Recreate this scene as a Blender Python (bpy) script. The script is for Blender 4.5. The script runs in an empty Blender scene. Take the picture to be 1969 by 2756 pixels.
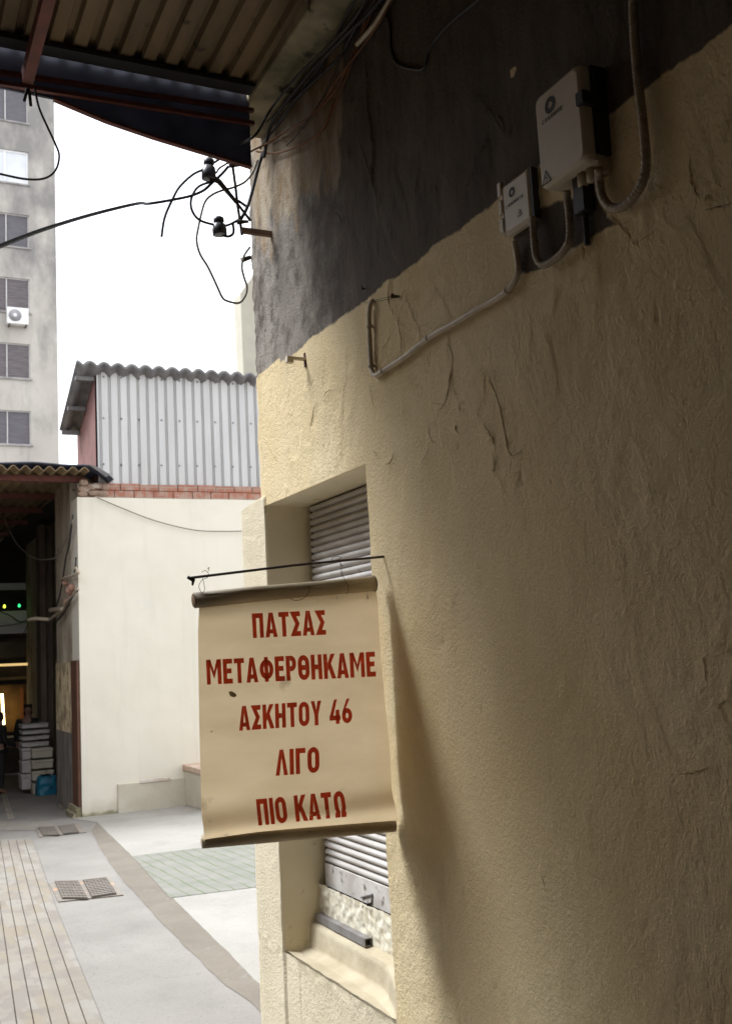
import bpy, math, random
import numpy as np
from mathutils import Vector, Matrix, noise

random.seed(7)
scene = bpy.context.scene
COL = scene.collection

# ------------------------------------------------------------------ camera, sky, sun, exposure
F_PX, PITCH, ROLL, YAW = 2800.0, 0.132683520, -0.0531841018, 0.454836918
CW, CH = 1969.0, 2756.0
CZ = 1.65                                   # eye height above the alley
_f = Vector((math.sin(YAW) * math.cos(PITCH), math.cos(YAW) * math.cos(PITCH), math.sin(PITCH)))
_r0 = Vector((math.cos(YAW), -math.sin(YAW), 0.0))
_u0 = _r0.cross(_f)
CR = _r0 * math.cos(ROLL) + _u0 * math.sin(ROLL)
CU = -_r0 * math.sin(ROLL) + _u0 * math.cos(ROLL)
CF = _f
C0 = Vector((0, 0, CZ))
cam = bpy.data.cameras.new("camera")
cam.sensor_fit = 'VERTICAL'
cam.sensor_height = 36.0
cam.sensor_width = 36.0
cam.lens = F_PX / CH * 36.0
cam.clip_start = 0.05
cam.clip_end = 500
cam.dof.use_dof = True
cam.dof.focus_distance = 3.2
cam.dof.aperture_fstop = 9.0
camo = bpy.data.objects.new("camera", cam)
COL.objects.link(camo)
camo.matrix_world = Matrix(((CR.x, CU.x, -CF.x, 0), (CR.y, CU.y, -CF.y, 0), (CR.z, CU.z, -CF.z, CZ), (0, 0, 0, 1)))
scene.camera = camo

SUN_EL, SUN_AZ = math.radians(54), math.radians(-60)     # azimuth measured from +y towards +x
world = bpy.data.worlds.new("World")
scene.world = world
world.use_nodes = True
wn, wl = world.node_tree.nodes, world.node_tree.links
wn.clear()
w_out = wn.new('ShaderNodeOutputWorld')
w_bg = wn.new('ShaderNodeBackground')
w_sky = wn.new('ShaderNodeTexSky')
w_sky.sky_type = 'NISHITA'
w_sky.sun_disc = False
w_sky.sun_elevation = SUN_EL
w_sky.sun_rotation = SUN_AZ
w_sky.dust_density = 6.0
w_sky.air_density = 1.0
w_hsv = wn.new('ShaderNodeHueSaturation')
w_hsv.inputs['Saturation'].default_value = 0.12
w_tc = wn.new('ShaderNodeTexCoord')
w_map = wn.new('ShaderNodeMapping')
w_map.inputs['Scale'].default_value = (1.0, 1.0, 3.2)
w_noi = wn.new('ShaderNodeTexNoise')
w_noi.inputs['Scale'].default_value = 3.0
w_noi.inputs['Detail'].default_value = 6.0
w_rmp = wn.new('ShaderNodeValToRGB')
w_rmp.color_ramp.elements[0].position = 0.30
w_rmp.color_ramp.elements[0].color = (0.80, 0.81, 0.83, 1)
w_rmp.color_ramp.elements[1].position = 0.72
w_rmp.color_ramp.elements[1].color = (1.05, 1.04, 1.03, 1)
w_lvl = wn.new('ShaderNodeMix')                # cloud deck: evens the clear-sky gradient out
w_lvl.data_type = 'RGBA'
w_lvl.inputs['Factor'].default_value = 0.8
w_lvl.inputs['B'].default_value = (7.15, 7.45, 8.0, 1)
w_mul = wn.new('ShaderNodeMix')
w_mul.data_type = 'RGBA'
w_mul.blend_type = 'MULTIPLY'
w_mul.inputs['Factor'].default_value = 1.0
wl.new(w_tc.outputs['Generated'], w_map.inputs['Vector'])
wl.new(w_map.outputs['Vector'], w_noi.inputs['Vector'])
wl.new(w_noi.outputs['Fac'], w_rmp.inputs['Fac'])
wl.new(w_sky.outputs['Color'], w_hsv.inputs['Color'])
wl.new(w_hsv.outputs['Color'], w_lvl.inputs['A'])
wl.new(w_lvl.outputs['Result'], w_mul.inputs['A'])
wl.new(w_rmp.outputs['Color'], w_mul.inputs['B'])
wl.new(w_mul.outputs['Result'], w_bg.inputs['Color'])
w_bg.inputs['Strength'].default_value = 0.14
wl.new(w_bg.outputs['Background'], w_out.inputs['Surface'])

sun = bpy.data.lights.new("sun", 'SUN')
sun.energy = 1.9
sun.angle = math.radians(24)
sun.color = (0.90, 0.945, 1.0)
suno = bpy.data.objects.new("sun", sun)
COL.objects.link(suno)
_sd = Vector((math.sin(SUN_AZ) * math.cos(SUN_EL), math.cos(SUN_AZ) * math.cos(SUN_EL), math.sin(SUN_EL)))
suno.rotation_euler = _sd.to_track_quat('Z', 'Y').to_euler()
suno.location = (0, 8, 12)

scene.view_settings.view_transform = 'Standard'
scene.view_settings.look = 'None'
scene.view_settings.exposure = 1.34
scene.view_settings.gamma = 1.0
scene.cycles.max_bounces = 10
scene.cycles.diffuse_bounces = 6
scene.cycles.sample_clamp_indirect = 6.0

# ------------------------------------------------------------------ helpers
D = 1.6                      # right-hand wall face: the plane x = D
SLOPE = 0.03                 # the alley falls gently away from the viewer


def gz(y):
    return -SLOPE * max(y, 0.0)


def ray(px, py):
    return CR * ((px - CW / 2) / F_PX) - CU * ((py - CH / 2) / F_PX) + CF


def onX(px, py, X=D):
    v = ray(px, py)
    return C0 + v * (X / v.x)


def onY(px, py, Y):
    v = ray(px, py)
    return C0 + v * (Y / v.y)


def onG(px, py, dz=0.0):
    v = ray(px, py)
    p = C0 + v * (-CZ / (v.z + SLOPE * v.y))
    p.z = gz(p.y) + dz
    return p


def onZ(px, py, Z):
    v = ray(px, py)
    return C0 + v * ((Z - CZ) / v.z)


ZLEDGE_UNDER = onX(605, 376, 1.43).z + 0.02


def onW(px, py, off=0.03):          # on the wall, or under the concrete ledge where that comes first
    p = onX(px, py, D - off)
    return onZ(px, py, ZLEDGE_UNDER - off) if p.z > ZLEDGE_UNDER - off else p


class MB:
    def __init__(self):
        self.v, self.f, self.s = [], [], []

    def add(self, verts, faces, smooth=False):
        n = len(self.v)
        self.v += [tuple(p) for p in verts]
        self.f += [tuple(i + n for i in fc) for fc in faces]
        self.s += [smooth] * len(faces)

    def hexa(self, a):       # 8 corners: 4 bottom ccw, 4 top ccw
        self.add(a, [(3, 2, 1, 0), (4, 5, 6, 7), (0, 1, 5, 4), (1, 2, 6, 5), (2, 3, 7, 6), (3, 0, 4, 7)])

    def box(self, x0, x1, y0, y1, z0, z1):
        self.hexa([(x0, y0, z0), (x1, y0, z0), (x1, y1, z0), (x0, y1, z0), (x0, y0, z1), (x1, y0, z1), (x1, y1, z1), (x0, y1, z1)])

    def prism(self, pts, off):   # polygon extruded by a vector
        n = len(pts)
        off = Vector(off)
        a = [Vector(p) for p in pts]
        b = [p + off for p in a]
        self.add(a + b, [tuple(range(n - 1, -1, -1)), tuple(range(n, 2 * n))] + [(i, (i + 1) % n, n + (i + 1) % n, n + i) for i in range(n)])

    def quad(self, a, b, c, d):
        self.add([a, b, c, d], [(0, 1, 2, 3)])

    def beam(self, a, b, w, h, up=(0, 0, 1)):
        a, b = Vector(a), Vector(b)
        t = (b - a).normalized()
        s = t.cross(Vector(up))
        if s.length < 1e-5:
            s = t.cross(Vector((1, 0, 0)))
        s.normalize()
        u = s.cross(t).normalized()
        r = []
        for p in (a, b):
            r.append([p - s * w / 2 - u * h / 2, p + s * w / 2 - u * h / 2, p + s * w / 2 + u * h / 2, p - s * w / 2 + u * h / 2])
        self.add(r[0] + r[1], [(3, 2, 1, 0), (4, 5, 6, 7), (0, 1, 5, 4), (1, 2, 6, 5), (2, 3, 7, 6), (3, 0, 4, 7)])

    def tube(self, pts, rad, n=8, cap=True):
        pts = [Vector(p) for p in pts]
        rads = rad if isinstance(rad, (list, tuple)) else [rad] * len(pts)
        t0 = (pts[1] - pts[0]).normalized()
        ref = Vector((0, 0, 1)) if abs(t0.z) < 0.9 else Vector((1, 0, 0))
        nrm = t0.cross(ref).normalized()
        vs, fs = [], []
        for i, p in enumerate(pts):
            t = (pts[min(i + 1, len(pts) - 1)] - pts[max(i - 1, 0)])
            t = t.normalized() if t.length > 1e-9 else t0
            nrm = nrm - t * nrm.dot(t)
            if nrm.length < 1e-6:
                nrm = t.orthogonal()
            nrm.normalize()
            bn = t.cross(nrm)
            for k in range(n):
                a = 2 * math.pi * k / n
                vs.append(p + (nrm * math.cos(a) + bn * math.sin(a)) * rads[i])
        for i in range(len(pts) - 1):
            for k in range(n):
                k2 = (k + 1) % n
                fs.append((i * n + k, i * n + k2, (i + 1) * n + k2, (i + 1) * n + k))
        if cap:
            fs.append(tuple(range(n - 1, -1, -1)))
            fs.append(tuple((len(pts) - 1) * n + k for k in range(n)))
        self.add(vs, fs, True)

    def lathe(self, c, axis, prof, n=20):
        c, ax = Vector(c), Vector(axis).normalized()
        self.tube([c + ax * h for h, r in prof], [r for h, r in prof], n)

    def grid(self, fn, nu, nv, smooth=True):
        vs = [fn(i / nu, j / nv) for j in range(nv + 1) for i in range(nu + 1)]
        w = nu + 1
        self.add(vs, [(j * w + i, j * w + i + 1, (j + 1) * w + i + 1, (j + 1) * w + i) for j in range(nv) for i in range(nu)], smooth)

    def build(self, name, mat, parent=None, label=None, cat=None, group=None, kind=None, bevel=0.0):
        me = bpy.data.meshes.new(name)
        me.from_pydata(self.v, [], self.f)
        me.polygons.foreach_set('use_smooth', self.s)
        me.materials.append(mat)
        me.update()
        o = bpy.data.objects.new(name, me)
        COL.objects.link(o)
        if bevel:
            b = o.modifiers.new('bevel', 'BEVEL')
            b.width = bevel
            b.segments = 2
            b.limit_method = 'ANGLE'
        return tag(attach(o, parent), label, cat, group, kind)


def attach(o, parent):
    if parent is not None:
        o.parent = parent
        if parent.parent is None:              # meshes are built in world coordinates
            o.matrix_parent_inverse = Matrix.Translation(-Vector(parent.location))
    return o


def tag(o, label=None, cat=None, group=None, kind=None):
    if label:
        o['label'] = label
    if cat:
        o['category'] = cat
    if group:
        o['group'] = group
    if kind:
        o['kind'] = kind
    return o


def thing(name, loc, label, cat, group=None):
    o = bpy.data.objects.new(name, None)
    o.empty_display_size = 0.1
    o.location = loc
    COL.objects.link(o)
    return tag(o, label, cat, group)


def smooth_path(pts, k=8):
    pts = [Vector(p) for p in pts]
    out = []
    for i in range(len(pts) - 1):
        p0, p1, p2, p3 = pts[max(i - 1, 0)], pts[i], pts[i + 1], pts[min(i + 2, len(pts) - 1)]
        for j in range(k):
            t = j / k
            out.append(0.5 * ((2 * p1) + (p2 - p0) * t + (2 * p0 - 5 * p1 + 4 * p2 - p3) * t * t + (3 * p1 - p0 - 3 * p2 + p3) * t ** 3))
    out.append(pts[-1])
    return out


# ------------------------------------------------------------------ materials
MATS = {}


class NT:
    def __init__(self, name):
        self.m = bpy.data.materials.new(name)
        self.m.use_nodes = True
        self.n, self.l = self.m.node_tree.nodes, self.m.node_tree.links
        self.b = self.n['Principled BSDF']
        tc = self.n.new('ShaderNodeTexCoord')
        self.co = tc.outputs['Object']

    def noise(self, scale, detail=5, stretch=(1, 1, 1), rough=0.55):
        mp = self.n.new('ShaderNodeMapping')
        mp.inputs['Scale'].default_value = stretch
        self.l.new(self.co, mp.inputs['Vector'])
        t = self.n.new('ShaderNodeTexNoise')
        t.inputs['Scale'].default_value = scale
        t.inputs['Detail'].default_value = detail
        t.inputs['Roughness'].default_value = rough
        self.l.new(mp.outputs['Vector'], t.inputs['Vector'])
        return t.outputs['Fac']

    def ramp(self, fac, a, b, lo=0.35, hi=0.65):
        r = self.n.new('ShaderNodeValToRGB')
        e = r.color_ramp.elements
        e[0].position, e[1].position = lo, hi
        e[0].color = (*a, 1)
        e[1].color = (*b, 1)
        self.l.new(fac, r.inputs['Fac'])
        return r.outputs['Color']

    def mix(self, fac, a, b, mode='MIX'):
        m = self.n.new('ShaderNodeMix')
        m.data_type = 'RGBA'
        m.blend_type = mode
        for sock, val in (('Factor', fac), ('A', a), ('B', b)):
            if isinstance(val, (int, float)):
                m.inputs[sock].default_value = val
            elif isinstance(val, tuple):
                m.inputs[sock].default_value = (*val, 1)
            else:
                self.l.new(val, m.inputs[sock])
        return m.outputs['Result']

    def math(self, op, a, b=0.0, c=None):
        m = self.n.new('ShaderNodeMath')
        m.operation = op
        for i, val in enumerate((a, b) if c is None else (a, b, c)):
            if isinstance(val, (int, float)):
                m.inputs[i].default_value = val
            else:
                self.l.new(val, m.inputs[i])
        return m.outputs[0]

    def attr(self, name):
        a = self.n.new('ShaderNodeAttribute')
        a.attribute_name = name
        return a.outputs['Fac']

    def color(self, c):
        self.l.new(c, self.b.inputs['Base Color'])

    def bump(self, h, strength=0.3, dist=0.01, prev=None):
        b = self.n.new('ShaderNodeBump')
        b.inputs['Strength'].default_value = strength
        b.inputs['Distance'].default_value = dist
        self.l.new(h, b.inputs['Height'])
        if prev is not None:
            self.l.new(prev, b.inputs['Normal'])
        self.l.new(b.outputs['Normal'], self.b.inputs['Normal'])
        return b.outputs['Normal']


def surf(name, c1, c2=None, rough=0.85, sc=6.0, stretch=(1, 1, 1), bump=0.2, bsc=60.0, metal=0.0, spots=None, lo=0.35, hi=0.65, bdist=0.004):
    if name in MATS:
        return MATS[name]
    t = NT(name)
    c2 = c2 or tuple(x * 0.8 for x in c1)
    col = t.ramp(t.noise(sc, 6, stretch), c1, c2, lo, hi)
    if spots:
        s = t.ramp(t.noise(spots[1], 4), (0, 0, 0), (1, 1, 1), spots[2], spots[2] + 0.08)
        col = t.mix(s, col, spots[0])
    t.color(col)
    t.b.inputs['Roughness'].default_value = rough
    t.b.inputs['Metallic'].default_value = metal
    if bump:
        t.bump(t.noise(bsc, 4), bump, bdist)
    MATS[name] = t.m
    return t.m


def emis(name, col, st):
    t = NT(name)
    t.b.inputs['Base Color'].default_value = (*col, 1)
    t.b.inputs['Emission Color'].default_value = (*col, 1)
    t.b.inputs['Emission Strength'].default_value = st
    return t.m


CREAM = (0.80, 0.655, 0.405)
CREAM2 = (0.73, 0.575, 0.325)
GREY = (0.150, 0.132, 0.130)


def wall_material():
    t = NT('painted_plaster')
    base = t.ramp(t.noise(2.2, 6), CREAM, CREAM2)
    fine = t.noise(90, 4)
    base = t.mix(t.ramp(fine, (0, 0, 0), (0.35,) * 3, 0.5, 0.75), base, (0.52, 0.44, 0.28))
    dirt = t.ramp(t.noise(3.0, 8, (1, 1, 0.35), 0.65), (0, 0, 0), (0.35,) * 3, 0.55, 0.8)
    base = t.mix(dirt, base, (0.46, 0.38, 0.24))
    base = t.mix(t.attr('lit_pale'), base, t.ramp(t.noise(3, 6), (0.75, 0.665, 0.49), (0.68, 0.595, 0.42)))  # paler sunlit tone painted over the cream
    grey = t.ramp(t.noise(5.0, 8, (1, 1.2, 0.28), 0.65), (0.150, 0.122, 0.096), (0.075, 0.058, 0.045), 0.3, 0.7)
    grey = t.mix(t.ramp(t.noise(40, 5, (1, 1, 0.3)), (0, 0, 0), (0.5,) * 3, 0.5, 0.7), grey, (0.05, 0.041, 0.034))
    # raw mortar and rust-brown runs where the plaster has come away
    st = t.math('ADD', t.attr('stain'), t.math('MULTIPLY', t.math('SUBTRACT', t.noise(6, 7, (1, 1, 0.4), 0.65), 0.5), 2.2))
    stm = t.ramp(st, (0, 0, 0), (1, 1, 1), 0.42, 0.6)
    rust = t.ramp(t.noise(9, 7, (1, 1, 0.45), 0.7), (0.20, 0.125, 0.055), (0.36, 0.30, 0.22), 0.36, 0.64)
    mot = t.ramp(t.math('ADD', t.noise(7, 9, (1, 1, 0.8), 0.72), t.math('MULTIPLY', t.attr('corner'), 0.16)), (0, 0, 0), (0.85,) * 3, 0.54, 0.72)
    mot = t.math('MULTIPLY', mot, t.attr('corner'))
    grey = t.mix(mot, grey, (0.33, 0.295, 0.25))
    grey = t.mix(stm, grey, rust)
    edge = t.math('ADD', t.attr('paint'), t.math('MULTIPLY', t.math('SUBTRACT', t.noise(45, 4), 0.5), 0.018))
    msk = t.ramp(edge, (0, 0, 0), (1, 1, 1), 0.4995, 0.5005)
    t.color(t.mix(msk, base, grey))
    t.b.inputs['Roughness'].default_value = 0.88
    t.b.inputs['Specular IOR Level'].default_value = 0.25
    n1 = t.bump(t.noise(95, 6, (1, 1, 0.9), 0.7), 0.85, 0.011)
    sc = t.math('MULTIPLY', t.noise(230, 3, (1, 1.0, 0.25)), t.attr('rough'))
    t.bump(sc, 0.9, 0.006, n1)
    return t.m


M_WALL = wall_material()
M_CREAM = surf('cream_plaster', (0.74, 0.655, 0.475), (0.67, 0.585, 0.41), 0.88, 3, bump=0.4, bsc=130, spots=((0.56, 0.48, 0.33), 14, 0.66))  # reveals paler than the wall cream, their sunlit tone put into the colour
M_SILL = surf('chipped_cream_plaster', (0.74, 0.70, 0.58), (0.58, 0.52, 0.38), 0.9, 30, bump=0.8, bsc=45, spots=((0.16, 0.12, 0.07), 38, 0.64))
M_WHITE = surf('white_wall_paint', (0.72, 0.675, 0.565), (0.68, 0.635, 0.525), 0.9, 1.2, bump=0.25, bsc=40, spots=((0.66, 0.63, 0.56), 2.3, 0.68))
def weather(m, dark, zfoot=None, streak=0.5):
    n, l = m.node_tree.nodes, m.node_tree.links
    t = NT.__new__(NT)
    t.m, t.n, t.l, t.b = m, n, l, n['Principled BSDF']
    t.co = next(k for k in n if k.type == 'TEX_COORD').outputs['Object']
    base = t.b.inputs['Base Color'].links[0].from_socket
    st = t.ramp(t.noise(5, 6, (1, 1, 0.07), 0.6), (0, 0, 0), (streak,) * 3, 0.55, 0.75)
    col = t.mix(st, base, dark)
    blot = t.ramp(t.noise(0.9, 8, (1, 1, 1), 0.7), (0, 0, 0), (streak * 0.8,) * 3, 0.52, 0.72)
    col = t.mix(blot, col, dark)
    if zfoot is not None:
        sep = n.new('ShaderNodeSeparateXYZ')
        l.new(t.co, sep.inputs[0])
        h = t.math('SUBTRACT', sep.outputs['Z'], zfoot)
        k = t.math('SUBTRACT', t.math('ADD', t.math('MULTIPLY', t.noise(4, 7, (1, 1, 0.6), 0.65), 0.55), 0.02), h)
        col = t.mix(t.ramp(k, (0, 0, 0), (0.55,) * 3, 0.0, 0.25), col, (0.40, 0.36, 0.26))
        col = t.mix(t.ramp(t.math('SUBTRACT', t.math('MULTIPLY', t.noise(7, 5), 0.13), h), (0, 0, 0), (0.8,) * 3, 0.0, 0.04), col, (0.17, 0.16, 0.07))
    t.color(col)


weather(M_WHITE, (0.52, 0.485, 0.395), -0.47, 0.28)
M_PLINTH = surf('patched_render', (0.56, 0.52, 0.42), (0.475, 0.43, 0.34), 0.9, 2.5, bump=0.3, bsc=30)
M_CONC = surf('old_concrete', (0.40, 0.34, 0.22), (0.16, 0.145, 0.085), 0.92, 6, bump=0.8, bsc=28, spots=((0.05, 0.045, 0.03), 9, 0.6))
M_RUST = surf('red_oxide_steel', (0.17, 0.05, 0.036), (0.10, 0.034, 0.026), 0.75, 14, bump=0.2)
M_ROOF = surf('weathered_roof_sheet', (0.22, 0.15, 0.075), (0.12, 0.082, 0.042), 0.75, 5, (1, 0.35, 1), bump=0.15, spots=((0.06, 0.045, 0.03), 9, 0.64))
M_TARP = surf('dark_blue_sheet', (0.11, 0.115, 0.15), (0.06, 0.064, 0.088), 0.6, 6, bump=0.1)
M_ZINC = surf('zinc_sheet', (0.52, 0.51, 0.49), (0.45, 0.44, 0.425), 0.55, 3, (1, 1, 0.2), bump=0.05, metal=0.15, spots=((0.55, 0.45, 0.25), 7, 0.74))
M_FIBRE = surf('fibre_cement_sheet', (0.17, 0.16, 0.155), (0.11, 0.105, 0.10), 0.9, 7, bump=0.3)
M_MAROON = surf('maroon_board', (0.165, 0.075, 0.062), (0.125, 0.055, 0.047), 0.85, 5, bump=0.1, spots=((0.5, 0.4, 0.35), 16, 0.735))
M_BLACK = surf('black_rubber', (0.018, 0.017, 0.016), (0.028, 0.026, 0.024), 0.6, 20, bump=0.0)
M_CABLE = surf('grey_cable', (0.035, 0.034, 0.034), (0.05, 0.047, 0.045), 0.65, 20, bump=0.0)
M_BEIGEC = surf('beige_cable', (0.30, 0.27, 0.22), (0.24, 0.21, 0.17), 0.65, 20, bump=0.0)
M_ORANGE = surf('rusty_wire', (0.20, 0.085, 0.03), (0.12, 0.05, 0.02), 0.8, 20, bump=0.0)
M_CONDUIT = surf('grey_conduit', (0.56, 0.48, 0.36), (0.42, 0.35, 0.255), 0.55, 16, bump=0.1)
M_RIBBED = surf('ribbed_conduit_grime', (0.36, 0.30, 0.215), (0.24, 0.195, 0.135), 0.6, 16, bump=0.1)
M_IRON = surf('dark_iron', (0.03, 0.022, 0.018), (0.06, 0.035, 0.022), 0.7, 25, bump=0.2)
M_GALV = surf('galvanised_steel', (0.30, 0.29, 0.29), (0.22, 0.20, 0.19), 0.5, 14, bump=0.1, metal=0.4, spots=((0.14, 0.08, 0.05), 12, 0.66))
M_CAB = surf('cabinet_plastic', (0.58, 0.52, 0.41), (0.50, 0.44, 0.34), 0.5, 5, bump=0.05)
M_INK = surf('dark_print', (0.03, 0.03, 0.032), (0.045, 0.043, 0.043), 0.7, 30, bump=0)
M_SHUT = surf('shutter_slats', (0.56, 0.53, 0.50), (0.44, 0.41, 0.375), 0.55, 6, (1, 1, 3), bump=0.1, spots=((0.28, 0.23, 0.18), 12, 0.7))
M_DARK = surf('dark_void', (0.02, 0.017, 0.014), (0.03, 0.025, 0.02), 0.9, 4, bump=0)
M_VINYL = surf('stained_vinyl', (0.80, 0.64, 0.41), (0.70, 0.55, 0.335), 0.7, 3.5, (1, 1, 2.6), bump=0.12, bsc=180, spots=((0.50, 0.38, 0.23), 8, 0.66), bdist=0.002)
def translucent(m, fac):
    n, l = m.node_tree.nodes, m.node_tree.links
    out = next(k for k in n if k.type == 'OUTPUT_MATERIAL')
    pb = n['Principled BSDF']
    tr = n.new('ShaderNodeBsdfTranslucent')
    src = pb.inputs['Base Color'].links[0].from_socket
    l.new(src, tr.inputs['Color'])
    mx = n.new('ShaderNodeMixShader')
    mx.inputs[0].default_value = fac
    l.new(pb.outputs[0], mx.inputs[1])
    l.new(tr.outputs[0], mx.inputs[2])
    l.new(mx.outputs[0], out.inputs['Surface'])


translucent(M_VINYL, 0.55)
M_LETTER = surf('brick_red_paint', (0.78, 0.095, 0.035), (0.62, 0.075, 0.03), 0.7, 26, bump=0.1, spots=((0.70, 0.42, 0.24), 75, 0.67))
translucent(M_LETTER, 0.35)
translucent(M_TARP, 0.36)
M_ROLLER = surf('dirty_roller_tube', (0.52, 0.42, 0.28), (0.30, 0.235, 0.15), 0.6, 9, (0.4, 1, 1), bump=0.2)
M_BRICK = None

# ------------------------------------------------------------------ ground
M_SLAB = surf('washed_concrete', (0.262, 0.24, 0.212), (0.215, 0.197, 0.173), 0.9, 1.3, bump=0.4, bsc=120, spots=((0.15, 0.14, 0.13), 85, 0.6))
M_PALE = surf('pale_concrete', (0.34, 0.32, 0.28), (0.285, 0.266, 0.232), 0.9, 1.1, bump=0.3, bsc=100, spots=((0.23, 0.22, 0.20), 5, 0.68))
M_BAND = surf('beige_drain_band', (0.188, 0.16, 0.125), (0.158, 0.134, 0.103), 0.9, 3, bump=0.4, bsc=90, spots=((0.21, 0.187, 0.157), 9, 0.62))

for m_, d_ in ((M_SLAB, (0.14, 0.128, 0.115)), (M_PALE, (0.20, 0.19, 0.17)), (M_BAND, (0.115, 0.098, 0.078))):
    n_, l_ = m_.node_tree.nodes, m_.node_tree.links
    t = NT.__new__(NT)
    t.m, t.n, t.l, t.b = m_, n_, l_, n_['Principled BSDF']
    t.co = next(k for k in n_ if k.type == 'TEX_COORD').outputs['Object']
    base = t.b.inputs['Base Color'].links[0].from_socket
    col = t.mix(t.ramp(t.noise(1.5, 9, (1, 0.6, 1), 0.72), (0, 0, 0), (0.55,) * 3, 0.5, 0.75), base, d_)
    col = t.mix(t.ramp(t.noise(38, 3), (0, 0, 0), (0.6,) * 3, 0.66, 0.72), col, d_)
    col = t.mix(t.ramp(t.noise(55, 3, (1.1, 0.9, 1)), (0, 0, 0), (0.6,) * 3, 0.62, 0.7), col, tuple(min(1, c * 2.1) for c in d_))
    vor = n_.new('ShaderNodeTexVoronoi')
    vor.feature = 'DISTANCE_TO_EDGE'
    vor.inputs['Scale'].default_value = 0.55
    wob = n_.new('ShaderNodeVectorMath')
    wob.operation = 'ADD'
    nz_ = n_.new('ShaderNodeTexNoise')
    nz_.inputs['Scale'].default_value = 3.5
    nz_.inputs['Detail'].default_value = 6
    l_.new(t.co, nz_.inputs['Vector'])
    sc_ = n_.new('ShaderNodeVectorMath')
    sc_.operation = 'SCALE'
    sc_.inputs['Scale'].default_value = 0.35
    l_.new(nz_.outputs['Color'], sc_.inputs[0])
    l_.new(t.co, wob.inputs[0])
    l_.new(sc_.outputs[0], wob.inputs[1])
    l_.new(wob.outputs[0], vor.inputs['Vector'])
    col = t.mix(t.ramp(vor.outputs['Distance'], (0.22,) * 3, (0, 0, 0), 0.001, 0.004), col, tuple(c * 0.6 for c in d_))
    t.color(col)


def strip(poly, name, mat, dz):
    b = MB()
    b.add([(p[0], p[1], gz(p[1]) + dz) for p in poly], [tuple(range(len(poly)))])
    o = b.build(name, mat, kind='structure')
    if o.data.polygons[0].normal.z < 0:
        o.data.flip_normals()
    return o


b = MB()
b.add([(-70, -40, 0), (70, -40, 0), (70, 0, 0), (-70, 0, 0), (70, 160, gz(160)), (-70, 160, gz(160))], [(0, 1, 2, 3), (3, 2, 4, 5)])
b.build('ground', M_SLAB, kind='structure')

strip([Vector((-3.6, -9.5, 0)), Vector((D - 0.01, -9.5, 0)), Vector((D - 0.01, 3.7, 0)), Vector((-3.6, 3.7, 0))], 'bounce_pavement', surf('bounce_brown_paving', (0.20, 0.115, 0.042), (0.15, 0.085, 0.032), 0.85, 2), 0.003)  # unseen strip under the canopy, coloured to darken and warm the bounced light

W0 = onG(222, 2200)
XC, YW = W0.x, W0.y                          # near corner of the white wall
bandL = [(246, 2236), (262, 2268), (299, 2331), (356, 2396), (421, 2468), (491, 2541), (561, 2612), (674, 2702), (735, 2752)]
bandR = [(262, 2214), (327, 2276), (356, 2306), (421, 2373), (487, 2439), (561, 2513), (646, 2598), (711, 2660), (770, 2718)]
gl, gr = [onG(*p) for p in bandL], [onG(*p) for p in bandR]


def jit(ps, a=0.03):
    out = []
    for i in range(len(ps) - 1):
        for k in range(6):
            q = ps[i].lerp(ps[i + 1], k / 6)
            q.x += a * (noise.noise((q.y * 3.1, q.x, 1.3)) + 0.5 * noise.noise((q.y * 9, q.x, 4.3)))
            out.append(q)
    out.append(ps[-1])
    return out


glj, grj = jit(gl, 0.014), jit(gr, 0.008)
ext_l, ext_r = gl[-1] + (gl[-1] - gl[-2]) * 3, gr[-1] + (gr[-1] - gr[-2]) * 3
strip([*glj, ext_l, ext_r, *reversed(grj)], 'gutter', M_BAND, 0.004)
strip([*grj, ext_r, Vector((9, ext_r.y, 0)), Vector((9, YW, 0)), Vector((grj[0].x - 0.2, YW, 0))], 'courtyard_pavement', M_PALE, 0.004)


def green_tiles():
    t = NT('mossy_paving')
    sep = t.n.new('ShaderNodeSeparateXYZ')
    t.l.new(t.co, sep.inputs[0])
    wob = t.math('MULTIPLY', t.math('SUBTRACT', t.noise(2.5, 3), 0.5), 0.05)
    fx = t.math('FRACT', t.math('MULTIPLY', t.math('ADD', sep.outputs['X'], wob), 1 / 0.122))
    fy = t.math('FRACT', t.math('MULTIPLY', sep.outputs['Y'], 1 / 0.22))
    gx = t.math('LESS_THAN', fx, 0.11)
    gy = t.math('MULTIPLY', t.math('LESS_THAN', fy, 0.05), 0.22)
    g = t.math('MULTIPLY', t.math('MAXIMUM', gx, gy), t.ramp(t.noise(3.2, 4), (0.35,) * 3, (1, 1, 1), 0.35, 0.6))
    base = t.ramp(t.noise(4, 6), (0.225, 0.215, 0.185), (0.178, 0.178, 0.145), 0.35, 0.65)
    t.color(t.mix(g, base, (0.085, 0.125, 0.035)))
    t.b.inputs['Roughness'].default_value = 0.9
    t.bump(t.noise(60, 4), 0.3, 0.005)
    return t.m


TL, TR, BL, BR = onG(357, 2306), onG(697, 2264), onG(458, 2419), onG(702, 2388)
strip([BL, BL + (BR - BL) * 4, TL + (TR - TL) * 3, TL], 'mossy_paving', green_tiles(), 0.0075)


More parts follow.
